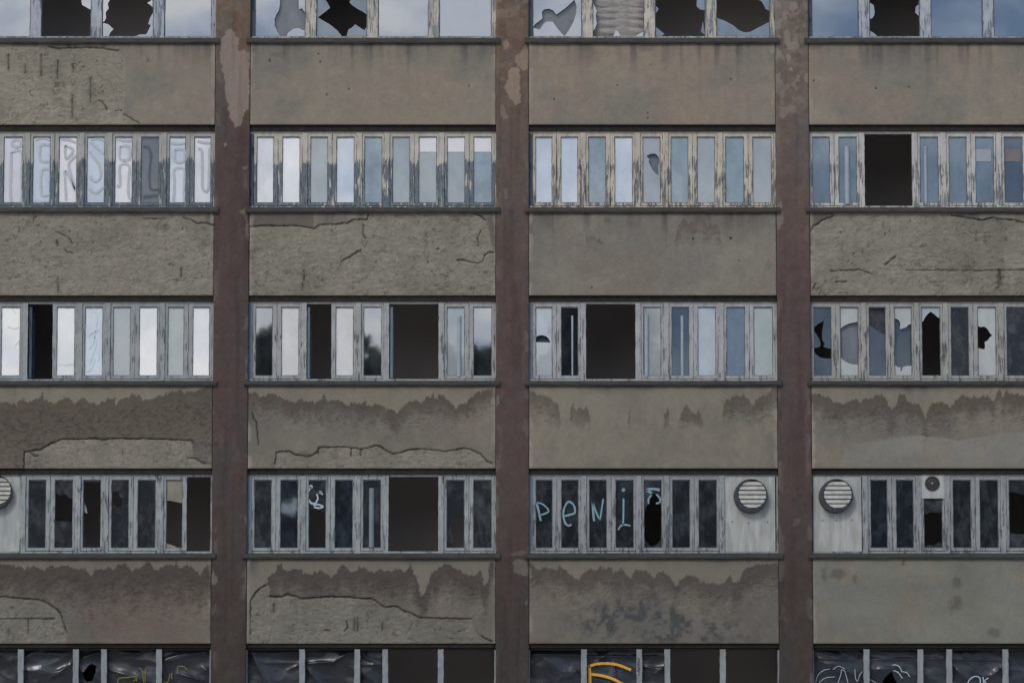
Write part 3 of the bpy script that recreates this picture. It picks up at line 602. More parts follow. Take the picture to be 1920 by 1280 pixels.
def clipped_pane(rect, polys_px, holes_px, y, m, parent, name='pane', jag=0.0, tilt=None):
    x0, x1, z0, z1 = rect
    cv = lambda P: [F(a, b, y) for a, b in P]
    if polys_px is not None and name == 'pane': name = 'shard'
    if polys_px is None:
        P = [(x0, z0), (x1, z0), (x1, z1), (x0, z1)]
        o = flat(name, P, [cv(h) for h in holes_px], y, m, parent)
        if o is not None: outs = [o]
        else: outs = []
    else:
        outs = []
        # several shards: one mesh
        V = []; FF = []
        for P in polys_px:
            Q = []
            for a, b in cv(P): Q.append((min(max(a, x0), x1), min(max(b, z0), z1)))
            # drop duplicates
            R = []
            for p in Q:
                if not R or (abs(p[0]-R[-1][0])+abs(p[1]-R[-1][1])) > 1e-4: R.append(p)
            if len(R) > 2:
                o = flat(name, R, [], y, m, parent)
                if o: outs.append(o)
    if tilt is None: tilt = (random.gauss(0, .0022), random.gauss(0, .009))
    for o in outs:
        o.rotation_euler = (tilt[0], 0, tilt[1])
    return outs[0] if outs else None
def sash(rect, wm, parent, top=.085, bot=.05, sl=.058, sr=.058, y=YS):
    x0, x1, z0, z1 = rect; s = MB(); g = .004
    s.box(x0+g, x0+sl, y, y+.05, z0, z1, 0, .004, 16); s.box(x1-sr, x1-g, y, y+.05, z0, z1, 0, .004, 16)
    s.hbox(x0+sl, x1-sr, y+.001, y+.05, z0, z0+bot, 0, .002, 5); s.hbox(x0+sl, x1-sr, y+.001, y+.05, z1-top+.03, z1, 0, .002, 5)
    # glazing bead, set back
    b = .012; a0, a1, c0, c1 = x0+sl, x1-sr, z0+bot, z1-top+.03
    s.box(a0, a0+b, y+.016, y+.045, c0, c1, 1, .003, 14); s.box(a1-b, a1, y+.016, y+.045, c0, c1, 1, .003, 14)
    s.hbox(a0+b, a1-b, y+.016, y+.045, c0, c0+b, 1, .002, 4); s.hbox(a0+b, a1-b, y+.012, y+.045, c1-.022, c1, 1, .003, 4)
    s.build('sash', [wm, BEAD], parent)
    return (a0+b*.5, a1-b*.5, c0+b*.5, c1-.012)
BEAD = plain('putty_bead', A(84, 88, 92), .9, .1, .4, 40)
def stroke(pts, wpx, y, mb, m=0):
    """painted stroke: thin ribbon following px points"""
    P = np.array([F(a, b, y) for a, b in pts]); w2 = wpx*.005
    # densify (Catmull-Rom)
    if len(P) > 2:
        Q = [P[0]]
        for i in range(len(P)-1):
            p0 = P[max(i-1, 0)]; p1 = P[i]; p2 = P[i+1]; p3 = P[min(i+2, len(P)-1)]
            for t in (.25, .5, .75, 1):
                c_ = .5*((2*p1)+(-p0+p2)*t+(2*p0-5*p1+4*p2-p3)*t*t+(-p0+3*p1-3*p2+p3)*t**3); Q.append(c_)
        P = np.array(Q)
    T = np.gradient(P, axis=0); T /= np.linalg.norm(T, axis=1)[:, None]+1e-9
    Nn = np.stack([-T[:, 1], T[:, 0]], -1)
    b = len(mb.v)
    for p, n in zip(P, Nn):
        ww = w2*random.uniform(.85, 1.15)
        mb.v += [(p[0]+n[0]*ww, y, p[1]+n[1]*ww), (p[0]-n[0]*ww, y, p[1]-n[1]*ww)]
    for i in range(len(P)-1):
        mb.f.append((b+2*i, b+2*i+1, b+2*i+3, b+2*i+2)); mb.m.append(m)
def graf(wn, strokes, mats, centers, y, name='graffiti', label=None):
    g = {}
    for it in strokes:
        P, q_ = it[0], it[1]; m = it[2] if len(it) > 2 else 0
        k = min(range(len(centers)), key=lambda i: abs(centers[i]-sum(p[0] for p in P)/len(P)))
        stroke(P, q_, y, g.setdefault(k, MB()), m)
    for k in sorted(g): g[k].build(name, mats, wn, label)
def ring(cx, cy, rx, ry, n=14): return [(cx+rx*math.cos(2*math.pi*i/n), cy+ry*math.sin(2*math.pi*i/n)) for i in range(n+1)]

def make_band(row, b, posts, wm, jamb=None, label=None, pw=.10, jl=.055, jr=.055):
    zl, ztp, zbt, zs = ROWZ[row]; xl, xr = BX[b]
    f = MB()
    f.hbox(xl, xr, YF+.012, .19, ztp-.045, ztp, 0 if row != 'E' else 2, .001, 12)         # head, coloured dark as soffit shade in row E
    f.hbox(xl, xr, YF-.005, .19, zbt, zbt+.035, 0, .002, 14)           # bottom rail
    jl = JL[b] if jl == .055 else jl; jr = .035 if jr == .055 else jr
    f.box(xl, xl+jl, YF+.002, .19, zbt+.035, ztp-.045, 1, .003, 14); f.box(xr-jr, xr, YF+.002, .19, zbt+.035, ztp-.045, 0, .004, 18)
    for p in posts:
        x = xl+(xr-xl)*p
        f.box(x-pw/2, x+pw/2, YF-.012, .19, zbt-.004, ztp-.03, 0, .005, 20)
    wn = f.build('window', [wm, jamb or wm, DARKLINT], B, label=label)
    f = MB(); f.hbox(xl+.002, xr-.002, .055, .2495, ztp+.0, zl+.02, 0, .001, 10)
    f.build('lintel', DARKLINT, wn)  # dark strip standing in for the shaded soffit
    s = MB(); a, c = xl-.075, xr+.075
    n = 30; base = len(s.v)
    s.hbox(a, c, -.065, .084, zs, zbt-.012, 0, .0022, n)
    s.hbox(a, c, -.052, -.02, zs-.022, zs-.0015, 0, .003, n)
    s.build('sill', SILLM, wn)
    return wn
def sashes(row, b, wn, wm, spec, **kw):
    """spec: 9 entries (None = open)"""
    zl, ztp, zbt, zs = ROWZ[row]; xl, xr = BX[b]; W_ = xr-xl
    ps = [xl+W_*p for p in FRB[b]]; h = .05
    groups = [(xl+JL[b], ps[0]-h, 2), (ps[0]+h, ps[1]-h, 2), (ps[1]+h, ps[2]-h, 1), (ps[2]+h, ps[3]-h, 2), (ps[3]+h, xr-.035, 2)]
    rects = []; sides = []
    for a, c, n in groups:
        for i in range(n): rects.append((a+(c-a)*i/n, a+(c-a)*(i+1)/n, zbt+.048, ztp-.042)); sides.append((.045, .040) if n == 1 else ((.052, .080), (.080, .042))[i])
    res = []
    for i, (rc, sp) in enumerate(zip(rects, spec)):
        sl, sr = sides[i]
        if sp is None: res.append(None); continue
        if isinstance(sp, str): sp = dict(look=sp)
        if sp.get('skip'): res.append(None); continue
        r = sash(rc, wm, wn, sl=sl, sr=sr)
        m = LK(sp['look']) if sp.get('look') else None
        if m is not None: clipped_pane(r, sp.get('shards'), sp.get('holes', []), YG, m, wn, tilt=sp.get('tilt'))
        if sp.get('inner'): clipped_pane(r, None, sp.get('iholes', []), YI, LK(sp['inner']), wn, name='inner_pane')
        for (q, lk) in sp.get('extra', []): clipped_pane(r, q, [], YI-.02, LK(lk), wn, name='shard', tilt=(0, 0))
        res.append(r)
    return res
def open_leaf(x, zb, zt, wm, wn, ang=-88, w=.42):
    """casement swung into the room"""
    s = MB(); s.box(0, .05, 0, .05, zb, zt, 0, .003, 10); s.box(w-.05, w, 0, .05, zb, zt, 0, .003, 10); s.hbox(.05, w-.05, 0, .05, zb, zb+.05); s.hbox(.05, w-.05, 0, .05, zt-.05, zt)
    a = math.radians(ang); V = [(x+vx*math.cos(a)+vy*math.sin(a)*0, .15+vx*abs(math.sin(a))+vy*.0+vy*.2, vz) if False else (x+vx*math.cos(a)-vy*math.sin(a), .13+abs(vx*math.sin(a))+vy*math.cos(a), vz) for vx, vy, vz in s.v]
    return obj('open_casement', V, s.f, wm, wn)
def reflection_tube(x, y0, y1, w, wn, y=YG+.03, m=None):  # pale upright reflection, modelled as a tube at the pane
    a, zt_ = F(x, y0, y); _, zb_ = F(x, y1, y)
    return MB().tube([(a, y, zb_), (a, y, zt_-.05), (a, y, zt_)], w*.005, n=10).build('reflection_tube', m or REFL_HUB, wn, smooth=True)

WIN = {}
# --- row A: wide panes
def rowA(b, wm, panes, mull, label):
    zl, ztp, zbt, zs = ROWZ['A']; xl, xr = BX[b]
    xs = [F(p, 40, YF)[0] for p in mull]
    fr = [(x-xl)/(xr-xl) for x in xs]
    wn = make_band('A', b, fr, wm, BLUE, label, pw=.20, jl=.075, jr=.085)
    ed = [xl+.075]+[q for x in xs for q in (x-.10, x+.10)]+[xr-.085]
    for i in range(4):
        x0, x1 = ed[2*i], ed[2*i+1]; sp = panes[i]
        if isinstance(sp, str): sp = dict(look=sp)
        s = MB(); z0, z1 = zbt+.036, ztp-.046
        for (a, c) in ((x0, x0+.016), (x1-.016, x1)): s.box(a, c, YS, YS+.05, z0, z1, 0, .004, 20)
        s.hbox(x0+.016, x1-.016, YS, YS+.05, z0, z0+.012, 0, .002, 6); s.hbox(x0+.016, x1-.016, YS, YS+.05, z1-.05, z1)
        s.build('sash', [BEAD], wn)
        r = (x0+.006, x1-.006, z0+.004, z1-.03)
        if sp.get('look'): clipped_pane(r, sp.get('shards'), sp.get('holes', []), YG, LK(sp['look']), wn, tilt=sp.get('tilt'))
        if sp.get('inner'): clipped_pane(r, None, sp.get('iholes', []), YI, LK(sp['inner']), wn, name='inner_pane')
    WIN[('A', b)] = wn; return wn
rowA(0, W['Ab'], ['sky', dict(look='sky', shards=[[(152, -90), (171, -90), (171, 19), (165, 16), (160, 13), (154, 10), (152, 0)], [(77, 74), (80, 69), (84, 71), (87, 68), (89, 74)], [(94, 74), (97, 71), (104, 73), (106, 76), (94, 76)]]),
  dict(look='sky', shards=[[(190, -90), (204, -90), (206, 0), (202, 8), (204, 16), (198, 24), (199, 34), (196, 40), (190, 42)], [(190, 43), (203, 46), (213, 55), (207, 61), (204, 68), (210, 76), (190, 76)], [(286, -90), (286, 14), (282, 10), (276, 6), (283, 2), (280, -90)], [(290, 22), (281, 35), (278, 46), (283, 47), (277, 60), (274, 65), (262, 65), (252, 69), (247, 76), (290, 76)]]), 'sky'], [67, 181, 298],
  'top left window, its two middle panes smashed to black with shards at the rim')
rowA(1, W['A'], [dict(look='sky', inner='inn', holes=[[(524, -60), (562, -60), (560, 10), (561, 18), (566, 16), (572, 24), (575, 58), (568, 57), (560, 53), (552, 54), (545, 58), (540, 62), (537, 70), (527, 70), (520, 60), (515, 48), (515, 36), (518, 28), (523, 20), (525, 8)]]),
  dict(look='blu', holes=[[(600, -60), (603, -2), (612, 2), (619, 15), (608, 24), (596, 33), (604, 38), (618, 46), (632, 57), (645, 73), (648, 73), (651, 64), (653, 56), (660, 52), (666, 46), (675, 52), (683, 57), (688, 50), (688, 28), (680, 22), (670, 17), (660, 10), (655, 5), (660, -5), (662, -60)]]), 'sky', 'sky'], [583, 698.5, 813.5],
  'top window with one black star shaped hole in its second pane')
wn = rowA(2, W['A'], [dict(look='sky', inner='inn', holes=[[(1016, 23), (1020, 18), (1030, 17), (1037, 20), (1043, 28), (1060, 16), (1072, 5), (1077, 0), (1081, 12), (1080, 27), (1075, 42), (1066, 58), (1059, 68), (1052, 62), (1044, 52), (1036, 41), (1025, 41), (1019, 45), (1012, 56), (1005, 54), (999, 52), (1003, 46), (1010, 41), (1017, 35)]]),
  dict(look='sky', shards=[[(1111, 5), (1119, 20), (1117, 30), (1119, 45), (1115, 55), (1111, 60)], [(1155, 56), (1162, 64), (1163, 71), (1160, 76), (1154, 76), (1150, 70)], [(1206, 60), (1198, 64), (1190, 69), (1180, 71), (1178, 76), (1206, 76)]]),
  dict(look='blu', shards=[[(1228, 10), (1235, 17), (1231, 24), (1228, 24)], [(1228, 50), (1246, 64), (1240, 69), (1232, 72), (1228, 72)], [(1310, -90), (1306, 12), (1312, 18), (1322, 20), (1322, -90)], [(1318, 40), (1314, 60), (1322, 66)], [(1287, 76), (1295, 67), (1301, 76)]]),
  dict(look='blu', holes=[[(1344, -60), (1344, 34), (1360, 40), (1375, 48), (1385, 57), (1395, 61), (1405, 61), (1420, 53), (1445, 40), (1445, 21), (1436, 18), (1432, 10), (1428, 3), (1418, -2), (1415, -60)]])], [1101, 1218, 1333],
  'top window with a quilted grey curtain in its second pane')
rowA(3, W['Ab'], ['skyb', dict(look='skyb', shards=[[(1629, 5), (1638, 10), (1640, 22), (1639, 30), (1635, 35), (1629, 36)], [(1629, 58), (1638, 62), (1646, 76), (1629, 76)], [(1724, 8), (1717, 13), (1716, 24), (1724, 32)]]), 'skyb', 'skyb'], [1620, 1735, 1853],
  'top right window, dusky blue panes with one smashed out')
# curtain behind the second pane of the third top window
x0, z0 = F(1108, 76, .26); x1, z1 = F(1206, -70, .26)
nx, nz_ = 60, 120; V = []; FF = []
for j in range(nz_+1):
    for i in range(nx+1):
        u = i/nx; vv = j/nz_; t_ = (vv*9+.25*math.sin(u*9)) % 1
        V.append((x0+(x1-x0)*u, .27-.035*abs(math.sin(math.pi*(vv*11+.30*abs(math.sin(u*4.6+.4))+.12*math.sin(vv*19))))**.6*(.25+.75*abs(math.sin(u*4.6+.4)))*(.6+.4*math.sin(vv*31+u*5)**2)-.01*math.sin(u*23), z0+(z1-z0)*vv))
for j in range(nz_):
    for i in range(nx): a = j*(nx+1)+i; FF.append((a, a+1, a+nx+2, a+nx+1))
o = obj('curtain', V, FF, CURT, None, smooth=True); setp(o, label='grey ruched curtain hanging behind the broken pane of the top window right of centre', category='curtain')

# --- row B
zb = dict
B0 = [('gry'), dict(look='pnk'), dict(look='whb'), dict(look='pnk'), dict(look='whb'), dict(look='wht'), dict(look='inn'), dict(look='whb'), dict(look='wht')]
wn = make_band('B', 0, FRB[0], W['B0'], None, 'window band whose white panes carry the spray painted letters IERSALAT'); WIN[('B', 0)] = wn
sashes('B', 0, wn, W['B0'], B0)
gl = []; wd = 4.6
for P in [ring(31, 269, 9, 7), [(21, 286), (40, 285), (40, 330), (40, 376), (21, 379), (20, 330), (21, 286)],
          [(95, 272), (76, 273), (76, 301), (94, 302)], [(94, 318), (78, 320), (78, 364), (94, 363)], [(66, 377), (80, 380), (94, 378)], [(66, 262), (80, 259), (94, 262)],
          [(122, 273), (137, 281), (130, 293), (123, 297), (122, 273)], [(115, 261), (128, 262), (142, 268)], [(143, 291), (129, 307), (134, 330), (141, 355)], [(124, 320), (133, 340), (141, 358)], [(121, 320), (122, 345), (124, 376)],
          [(169, 266), (180, 276), (195, 288)], [(168, 284), (178, 298), (186, 311), (189, 330), (181, 340), (172, 336), (169, 330)], [(168, 354), (180, 362), (195, 350)], [(171, 262), (184, 259), (196, 264)],
          [(219, 260), (232, 264), (248, 263)], [(225, 275), (242, 275), (242, 298), (225, 298), (225, 275)], [(219, 348), (225, 347), (225, 311), (242, 311), (241, 340), (241, 366), (247, 376)],
          [(320, 268), (335, 270), (349, 267)], [(328, 281), (345, 281), (345, 302), (328, 302), (328, 281)], [(325, 383), (327, 345), (327, 318), (345, 318), (345, 350), (345, 383)],
          [(370, 265), (385, 268), (398, 267)], [(371, 280), (378, 282), (379, 320), (380, 353), (390, 356), (392, 320), (393, 281), (398, 280)]]: gl.append((P, wd, 0))
for P, q in [([(269, 275), (278, 277), (283, 292), (280, 320), (281, 350), (288, 356), (296, 355)], 4), ([(269, 369), (282, 368), (290, 366), (297, 368)], 5)]: gl.append((P, q, 1))
graf(wn, gl, [GR_GREY, GR_DK], [28, 79, 128, 181, 232, 284, 335, 385], YG-.012, 'graffiti_letter')
wn = make_band('B', 1, FRB[1], W['B1'], BLUE, 'intact window band with white and pale blue panes and cream frame tops'); WIN[('B', 1)] = wn
sashes('B', 1, wn, W['B1'], ['wht', 'crw', 'gry', dict(look='whb'), dict(look='grb'), 'gry', dict(look='gry'), dict(look='gry'), dict(look='grb')])
q = MB()
for (a, c) in ((786, 821), (838, 873), (888, 922)):
    xa, za = F(a, 285, YG-.006); xb, zc = F(c, 252, YG-.006); MB().hbox(xa+.01, xb-.01, YG-.010, YG-.006, za, zc-.01).build('blind_reflection_strip', BLIND, wn, 'white rollerblind pulled down a little way')
wn = make_band('B', 2, FRB[2], W['B2'], BLUE, 'window band with thickly flaking cream frames and one bird shaped hole'); WIN[('B', 2)] = wn
sashes('B', 2, wn, W['B2'], ['whb', 'whb', 'grb', 'whb', dict(look='gry', inner='inn', holes=[[(1212, 293), (1217, 290), (1222, 288), (1230, 289), (1235, 295), (1237, 303), (1234, 312), (1235, 329), (1229, 325), (1223, 318), (1219, 310), (1216, 303), (1218, 299)]]), 'grb', 'gry', 'grb', 'gry'])
reflection_tube(1025, 285, 384, 3, wn, YG-.02) if False else None
wn = make_band('B', 3, FRB[3], W['B3'], BLUE2, 'blue paned window band with its second opening empty and black', jl=.012); WIN[('B', 3)] = wn
sashes('B', 3, wn, W['B3'], ['blu', 'blu', None, None, 'blu', 'blu', 'blu', 'dbl', 'dbl'])
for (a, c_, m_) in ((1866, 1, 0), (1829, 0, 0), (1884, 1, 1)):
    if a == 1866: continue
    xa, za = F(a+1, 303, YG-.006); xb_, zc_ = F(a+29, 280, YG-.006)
    MB().hbox(xa, xb_, YG-.010, YG-.006, za, zc_).build('blind_reflection_strip', (BAND1, BAND2)[m_], wn, 'strip across the pane, coloured as a reflected roof band')  # roof reflection painted as a strip on the glass
reflection_tube(1588, 275, 383, 10, wn, YG-.008); reflection_tube(1735, 275, 383, 6, wn, YG-.006)
# --- row C
wn = make_band('C', 0, FRB[0], W['C0'], None, 'window band of cream lit panes in blue grey frames with one black gap at the left'); WIN[('C', 0)] = wn
sashes('C', 0, wn, W['C0'], ['crm', 'crm', None, 'crm', 'whb', 'gry', 'crm', 'ggn', 'crw'])
open_leaf(F(53, 640)[0], ROWZ['C'][2]+.06, ROWZ['C'][1]-.10, BLUE, wn)
gl = []
for P in [[(172, 575), (182, 590), (180, 612), (176, 640), (166, 655)], [(163, 617), (172, 625), (180, 640), (176, 660), (168, 680)], [(178, 655), (186, 668), (184, 676)], [(160, 698), (172, 690), (178, 672)], [(186, 618), (178, 622), (164, 630)]]: gl.append((P, 1.6, 0))
for P in [[(14, 612), (26, 616), (36, 613)], [(28, 648), (36, 640), (36, 655)], [(110, 682), (124, 684), (138, 681)], [(22, 578), (30, 588)]]: gl.append((P, 1.6, 1))
graf(wn, gl, [GR_FB, paintm('pale_scrawl', (192, 190, 182))], [25, 124, 175], YG-.010)
wn = make_band('C', 1, FRB[1], W['C1'], BLUE2, 'window band with tree reflections and two black openings'); WIN[('C', 1)] = wn
sashes('C', 1, wn, W['C1'], ['ref', 'crn', None, dict(look='crn'), 'ref', None, None, 'gry', 'ref'])
open_leaf(F(575, 640)[0], ROWZ['C'][2]+.06, ROWZ['C'][1]-.10, BLUE2, wn); open_leaf(F(731, 640)[0], ROWZ['C'][2]+.06, ROWZ['C'][1]-.10, BLUE2, wn)
reflection_tube(861, 592, 706, 8, wn, YG-.008)
wn = make_band('C', 2, FRB[2], W['C2'], BLUE2, 'window band with its second opening empty and flaking pale frames'); WIN[('C', 2)] = wn
sashes('C', 2, wn, W['C2'], [dict(look='pal', inner='ind', holes=[[(1000, 641), (1003, 634), (1009, 629), (1016, 628), (1024, 630), (1029, 635), (1032, 642)]]), 'ref', None, None, 'gry', 'dbl', 'pal', 'blu', 'ggn'])
reflection_tube(1212, 590, 706, 8, wn, YG-.008); reflection_tube(1279, 592, 706, 6, wn, YG-.006); reflection_tube(1073, 592, 706, 7, wn, YG+.03)
wn = make_band('C', 3, FRB[3], W['C3'], None, 'window band with nearly every pane smashed into jagged pieces', jl=.012); WIN[('C', 3)] = wn
sashes('C', 3, wn, W['C3'], [
  dict(look='c3b', holes=[[(1523, 617), (1529, 611), (1535, 606), (1540, 604), (1545, 600), (1543, 612), (1541, 625), (1542, 638), (1546, 644), (1544, 650), (1550, 652), (1562, 654), (1562, 672), (1548, 672), (1538, 670), (1530, 664), (1526, 658), (1524, 651), (1530, 652), (1537, 650), (1539, 645), (1536, 635), (1530, 625)]]),
  dict(look='c3p', inner='inn', holes=[[(1566, 624), (1574, 617), (1582, 611), (1590, 607), (1598, 605), (1610, 603), (1610, 683), (1600, 683), (1592, 681), (1584, 677), (1576, 670), (1566, 664)]], extra=[([[(1573, 703), (1573, 697), (1580, 700), (1584, 694), (1588, 698), (1594, 690), (1595, 698), (1604, 695), (1604, 703)]], 'pal')]),
  dict(look='c3b', holes=[[(1620, 560), (1620, 604), (1634, 612), (1644, 620), (1650, 624), (1662, 627), (1662, 560)]], inner='ndk'),
  dict(look='c3p', inner='ind', holes=[[(1670, 598), (1680, 597), (1686, 601), (1688, 608), (1687, 617), (1692, 616), (1698, 614), (1703, 609), (1712, 606), (1712, 685), (1700, 686), (1693, 688), (1690, 696), (1688, 695), (1689, 689), (1682, 687), (1676, 682), (1670, 680)]]),
  dict(look='gry', holes=[[(1724, 604), (1731, 602), (1735, 594), (1740, 588), (1745, 584), (1752, 589), (1757, 594), (1766, 598), (1766, 703), (1758, 706), (1757, 701), (1754, 710), (1724, 710)]]),
  dict(look='ndk'), dict(look='c3p', holes=[[(1824, 598), (1829, 603), (1833, 611), (1838, 613), (1845, 612), (1850, 615), (1855, 622), (1857, 626), (1861, 628), (1856, 632), (1852, 638), (1846, 641), (1847, 648), (1846, 655), (1838, 653), (1824, 651)]], inner=None),
  dict(look='ndk', extra=[([[(1880, 707), (1880, 660), (1895, 664), (1916, 661), (1916, 707)]], 'c3p')]), 'ndk'])
# --- row D
def blank(b, p0, p1):
    y = .10; x0, zt_ = F(p0, 889, y); x1, zb_ = F(p1, 1033, y)
    return MB().hbox(x0, x1, y, y+.03, zb_, zt_, 0, .0005, 4).build('blank_panel', PANELM, WIN[('D', b)])
def vent(cx, cy, label):
    """cowl with a slanted rim, six louvre slats"""
    y0, y1 = .10, -.055; X, Z = F(cx, cy, 0); v = []; f = []; fm = []; n = 48
    prof = [(.315, y0, -.008, -.01), (.315, y1+.02, 0, 0), (.311, y1, 0, 0), (.274, y1-.004, .024, .026), (.264, y1+.012, .025, .027), (.264, y1+.045, .025, .027)]
    for (r, y, dx, dz) in prof:
        for i in range(n):
            a = 2*math.pi*i/n; v.append((X+dx+r*math.cos(a), y, Z+dz+r*math.sin(a)))
    for k in range(len(prof)-1):
        for i in range(n):
            j = (i+1) % n; f.append((k*n+i, k*n+j, (k+1)*n+j, (k+1)*n+i))
    f.append(tuple((len(prof)-1)*n+i for i in range(n)))
    o = obj('vent', v, f, VENTM, B, label=label)
    s = MB(); R = .262; cz = Z+.027; cxx = X+.025
    for k in range(6):
        za = cz-R+.010+k*(2*R-.02)/6; zb2 = za+(2*R-.02)/6-.018
        segs = 10
        def half(z): return math.sqrt(max(R*R-(z-cz)**2, 1e-4))*.985
        b0 = len(s.v)
        for z, y in ((za, y1+.006), ((za+zb2)/2, y1+.012), (zb2, y1+.026)):
            h = half(z); s.v += [(cxx-h, y, z), (cxx+h, y, z)]
        s.f += [(b0, b0+1, b0+3, b0+2), (b0+2, b0+3, b0+5, b0+4)]; s.m += [0, 0]
    s.build('louvre', SLATM, o)
    return o
PANELM, t_, p_ = mat('white_board')
na = noise(t_, 9, 4, .6, None, (1, 1, .18)); nb = noise(t_, 1.2, 3, .5)
ca = ramp(t_, na.outputs['Fac'], .38, .68, A(130, 132, 127)+(1,), A(154, 157, 157)+(1,))
cb = ramp(t_, nb.outputs['Fac'], .35, .65, (.92, .95, .97, 1), (1.06, 1.03, 1.0, 1))
t_.links.new(mixc(t_, 1.0, ca.outputs[0], cb.outputs[0], 'MULTIPLY'), p_.inputs['Base Color']); p_.inputs['Roughness'].default_value = .5
VENTM = plain('vent_black_steel', A(52, 55, 60, .8), .5, .4, .3, 8); SLATM = plain('vent_slat', A(142, 142, 137), .5, .4, .28, 7)
wn = make_band('D', 0, FRB[0], W['D0'], None, 'window band with a white board at its left end and a black gap at its right end'); WIN[('D', 0)] = wn
blank(0, -58, 44); K = dict(skip=1)
sashes('D', 0, wn, W['D0'], [K, K, 'drb', dict(look='drb', holes=[[(98, 925), (106, 925), (114, 929), (120, 926), (126, 928), (130, 934), (140, 934), (140, 977), (98, 976)]]),
  dict(look='drb', holes=[[(150, 903), (165, 904), (194, 905), (194, 1022), (182, 1027), (174, 1028), (166, 1022), (160, 1012), (157, 995), (150, 990)]], extra=[([[(156, 940), (161, 948), (164, 962), (158, 960)]], 'ggn')]),
  dict(look='drb', holes=[[(204, 920), (213, 921), (223, 920), (224, 930), (231, 934), (228, 946), (221, 951), (213, 946), (204, 940)]]), 'drb',
  dict(look='tan', holes=[[(308, 939), (318, 938), (328, 940), (348, 944), (348, 1024), (335, 1027), (322, 1021), (308, 1017)]]), None])
wn = make_band('D', 1, FRB[1], W['D0'], BLUE2, 'window band with a small white squiggle and one wide black opening'); WIN[('D', 1)] = wn
sashes('D', 1, wn, W['D0'], ['drb', 'refd', dict(look='drb', holes=[[(572, 964), (580, 958), (590, 953), (600, 957), (616, 962), (616, 1026), (572, 1026)]]), 'refd', 'drb', None, None,
  dict(look='drb', holes=[[(848, 969), (880, 969), (880, 1030), (862, 1029), (853, 1020), (848, 1016)]], extra=[([[(838, 1029), (840, 1021), (847, 1018), (852, 1020), (856, 1025), (858, 1029)]], 'gry')]), 'drb'])
reflection_tube(697, 915, 1026, 10, wn, YG-.006, REFL_GREY)
q = MB(); s_ = [[(525, 892), (556, 892), (556, 912), (548, 930), (538, 922), (531, 915)], [(629, 912), (640, 898), (657, 893), (660, 940), (652, 957), (636, 952)]]
g = MB(); y = YG-.012
for P, q_ in [([(583, 912), (578, 922), (578, 934), (584, 943), (592, 943)], 3.4), ([(592, 942), (596, 934), (594, 925), (597, 922), (603, 925)], 3), ([(588, 948), (594, 945), (606, 949), (598, 952), (589, 950)], 3), ([(593, 925), (600, 921), (605, 927)], 3), (ring(583, 912, 2, 2), 3)]: stroke(P, q_, y, g)
g.build('graffiti', [GR_WHT], wn)
wn = make_band('D', 2, FRB[2], W['D2'], BLUE2, 'dark window band with pale blue spray letters and a white vent board at its right'); WIN[('D', 2)] = wn
sashes('D', 2, wn, W['D2'], ['drk', 'drk', 'drk', 'drk', dict(look='drb', holes=[[(1226, 924), (1230, 929), (1234, 935), (1237, 943), (1240, 950), (1240, 1010), (1232, 1020), (1222, 1024), (1210, 1014), (1207, 990), (1208, 960), (1214, 945), (1220, 934)]]), 'drk', 'drk', K, K])
blank(2, 1357, 1454)
gl = []
for P, q_ in [([(1006, 941), (1010, 958), (1014, 976)], 3.8), ([(1006, 941), (1018, 945), (1029, 957), (1020, 963), (1012, 965)], 3), ([(1058, 967), (1070, 964), (1078, 960), (1076, 947), (1067, 940), (1060, 947), (1056, 964), (1060, 980), (1067, 985), (1071, 982)], 3.6),
          ([(1114, 977), (1112, 958), (1111, 940)], 3.6), ([(1111, 940), (1118, 960), (1125, 975)], 3), ([(1125, 975), (1128, 955), (1131, 935)], 3), ([(1169, 934), (1169, 958), (1168, 984)], 3.2), ([(1159, 993), (1163, 986), (1170, 983), (1182, 985)], 3.2), (ring(1169, 918, 1.6, 1.6), 3.6),
          ([(1212, 918), (1224, 916), (1237, 918)], 5), ([(1212, 919), (1222, 924)], 4), ([(1231, 926), (1238, 935), (1236, 942), (1230, 943)], 3.2), ([(1221, 928), (1216, 935), (1216, 944)], 3.2)]: gl.append((P, q_))
graf(wn, gl, [GR_BLUE], [1017, 1067, 1121, 1169, 1224], YG-.012, 'graffiti_letter')
wn = make_band('D', 3, FRB[3], W['D2'], None, 'dark window band with a white vent board at its left and a small round fan in one pane', jl=.012); WIN[('D', 3)] = wn
blank(3, 1524, 1616)
sashes('D', 3, wn, W['D2'], [K, K, 'refd', 'refd', dict(look='drb', holes=[[(1728, 965), (1745, 960), (1772, 962), (1772, 1020), (1760, 1015), (1750, 1022), (1742, 1020), (1728, 1035)]], extra=[([[(1734, 1030), (1742, 1020), (1750, 1022), (1757, 1017), (1765, 1020), (1766, 1030)]], 'ind')]), dict(look='drk', extra=[([[(1788, 1030), (1789, 1020), (1793, 1015), (1797, 1020), (1799, 1030)]], 'blu')]), 'drk',
  dict(look='drb', holes=[[(1886, 925), (1900, 922), (1930, 930), (1930, 1002), (1905, 1000), (1886, 996)]]), 'drk'])
x0, zt_ = F(1727, 889, .09); x1, zb_ = F(1772, 934, .09)
MB().hbox(x0, x1, .088, .11, zb_, zt_).build('fan_board', PANELM, wn)
xc, zc = F(1748, 906, .08); v = []; f = []; n = 28
for (r, y) in ((.138, .085), (.138, .070), (.118, .068), (.112, .080), (.03, .076), (.025, .062)):
    for i in range(n): a = 2*math.pi*i/n; v.append((xc+r*math.cos(a), y, zc+r*math.sin(a)))
for k in range(5):
    for i in range(n): f.append((k*n+i, k*n+(i+1) % n, (k+1)*n+(i+1) % n, (k+1)*n+i))
f.append(tuple(5*n+i for i in range(n)))
fan = obj('extractor_fan', v, f, plain('fan_brown_plastic', (.045, .038, .035), .5, .4), B, label='small round brown fan set in the top of a window pane')
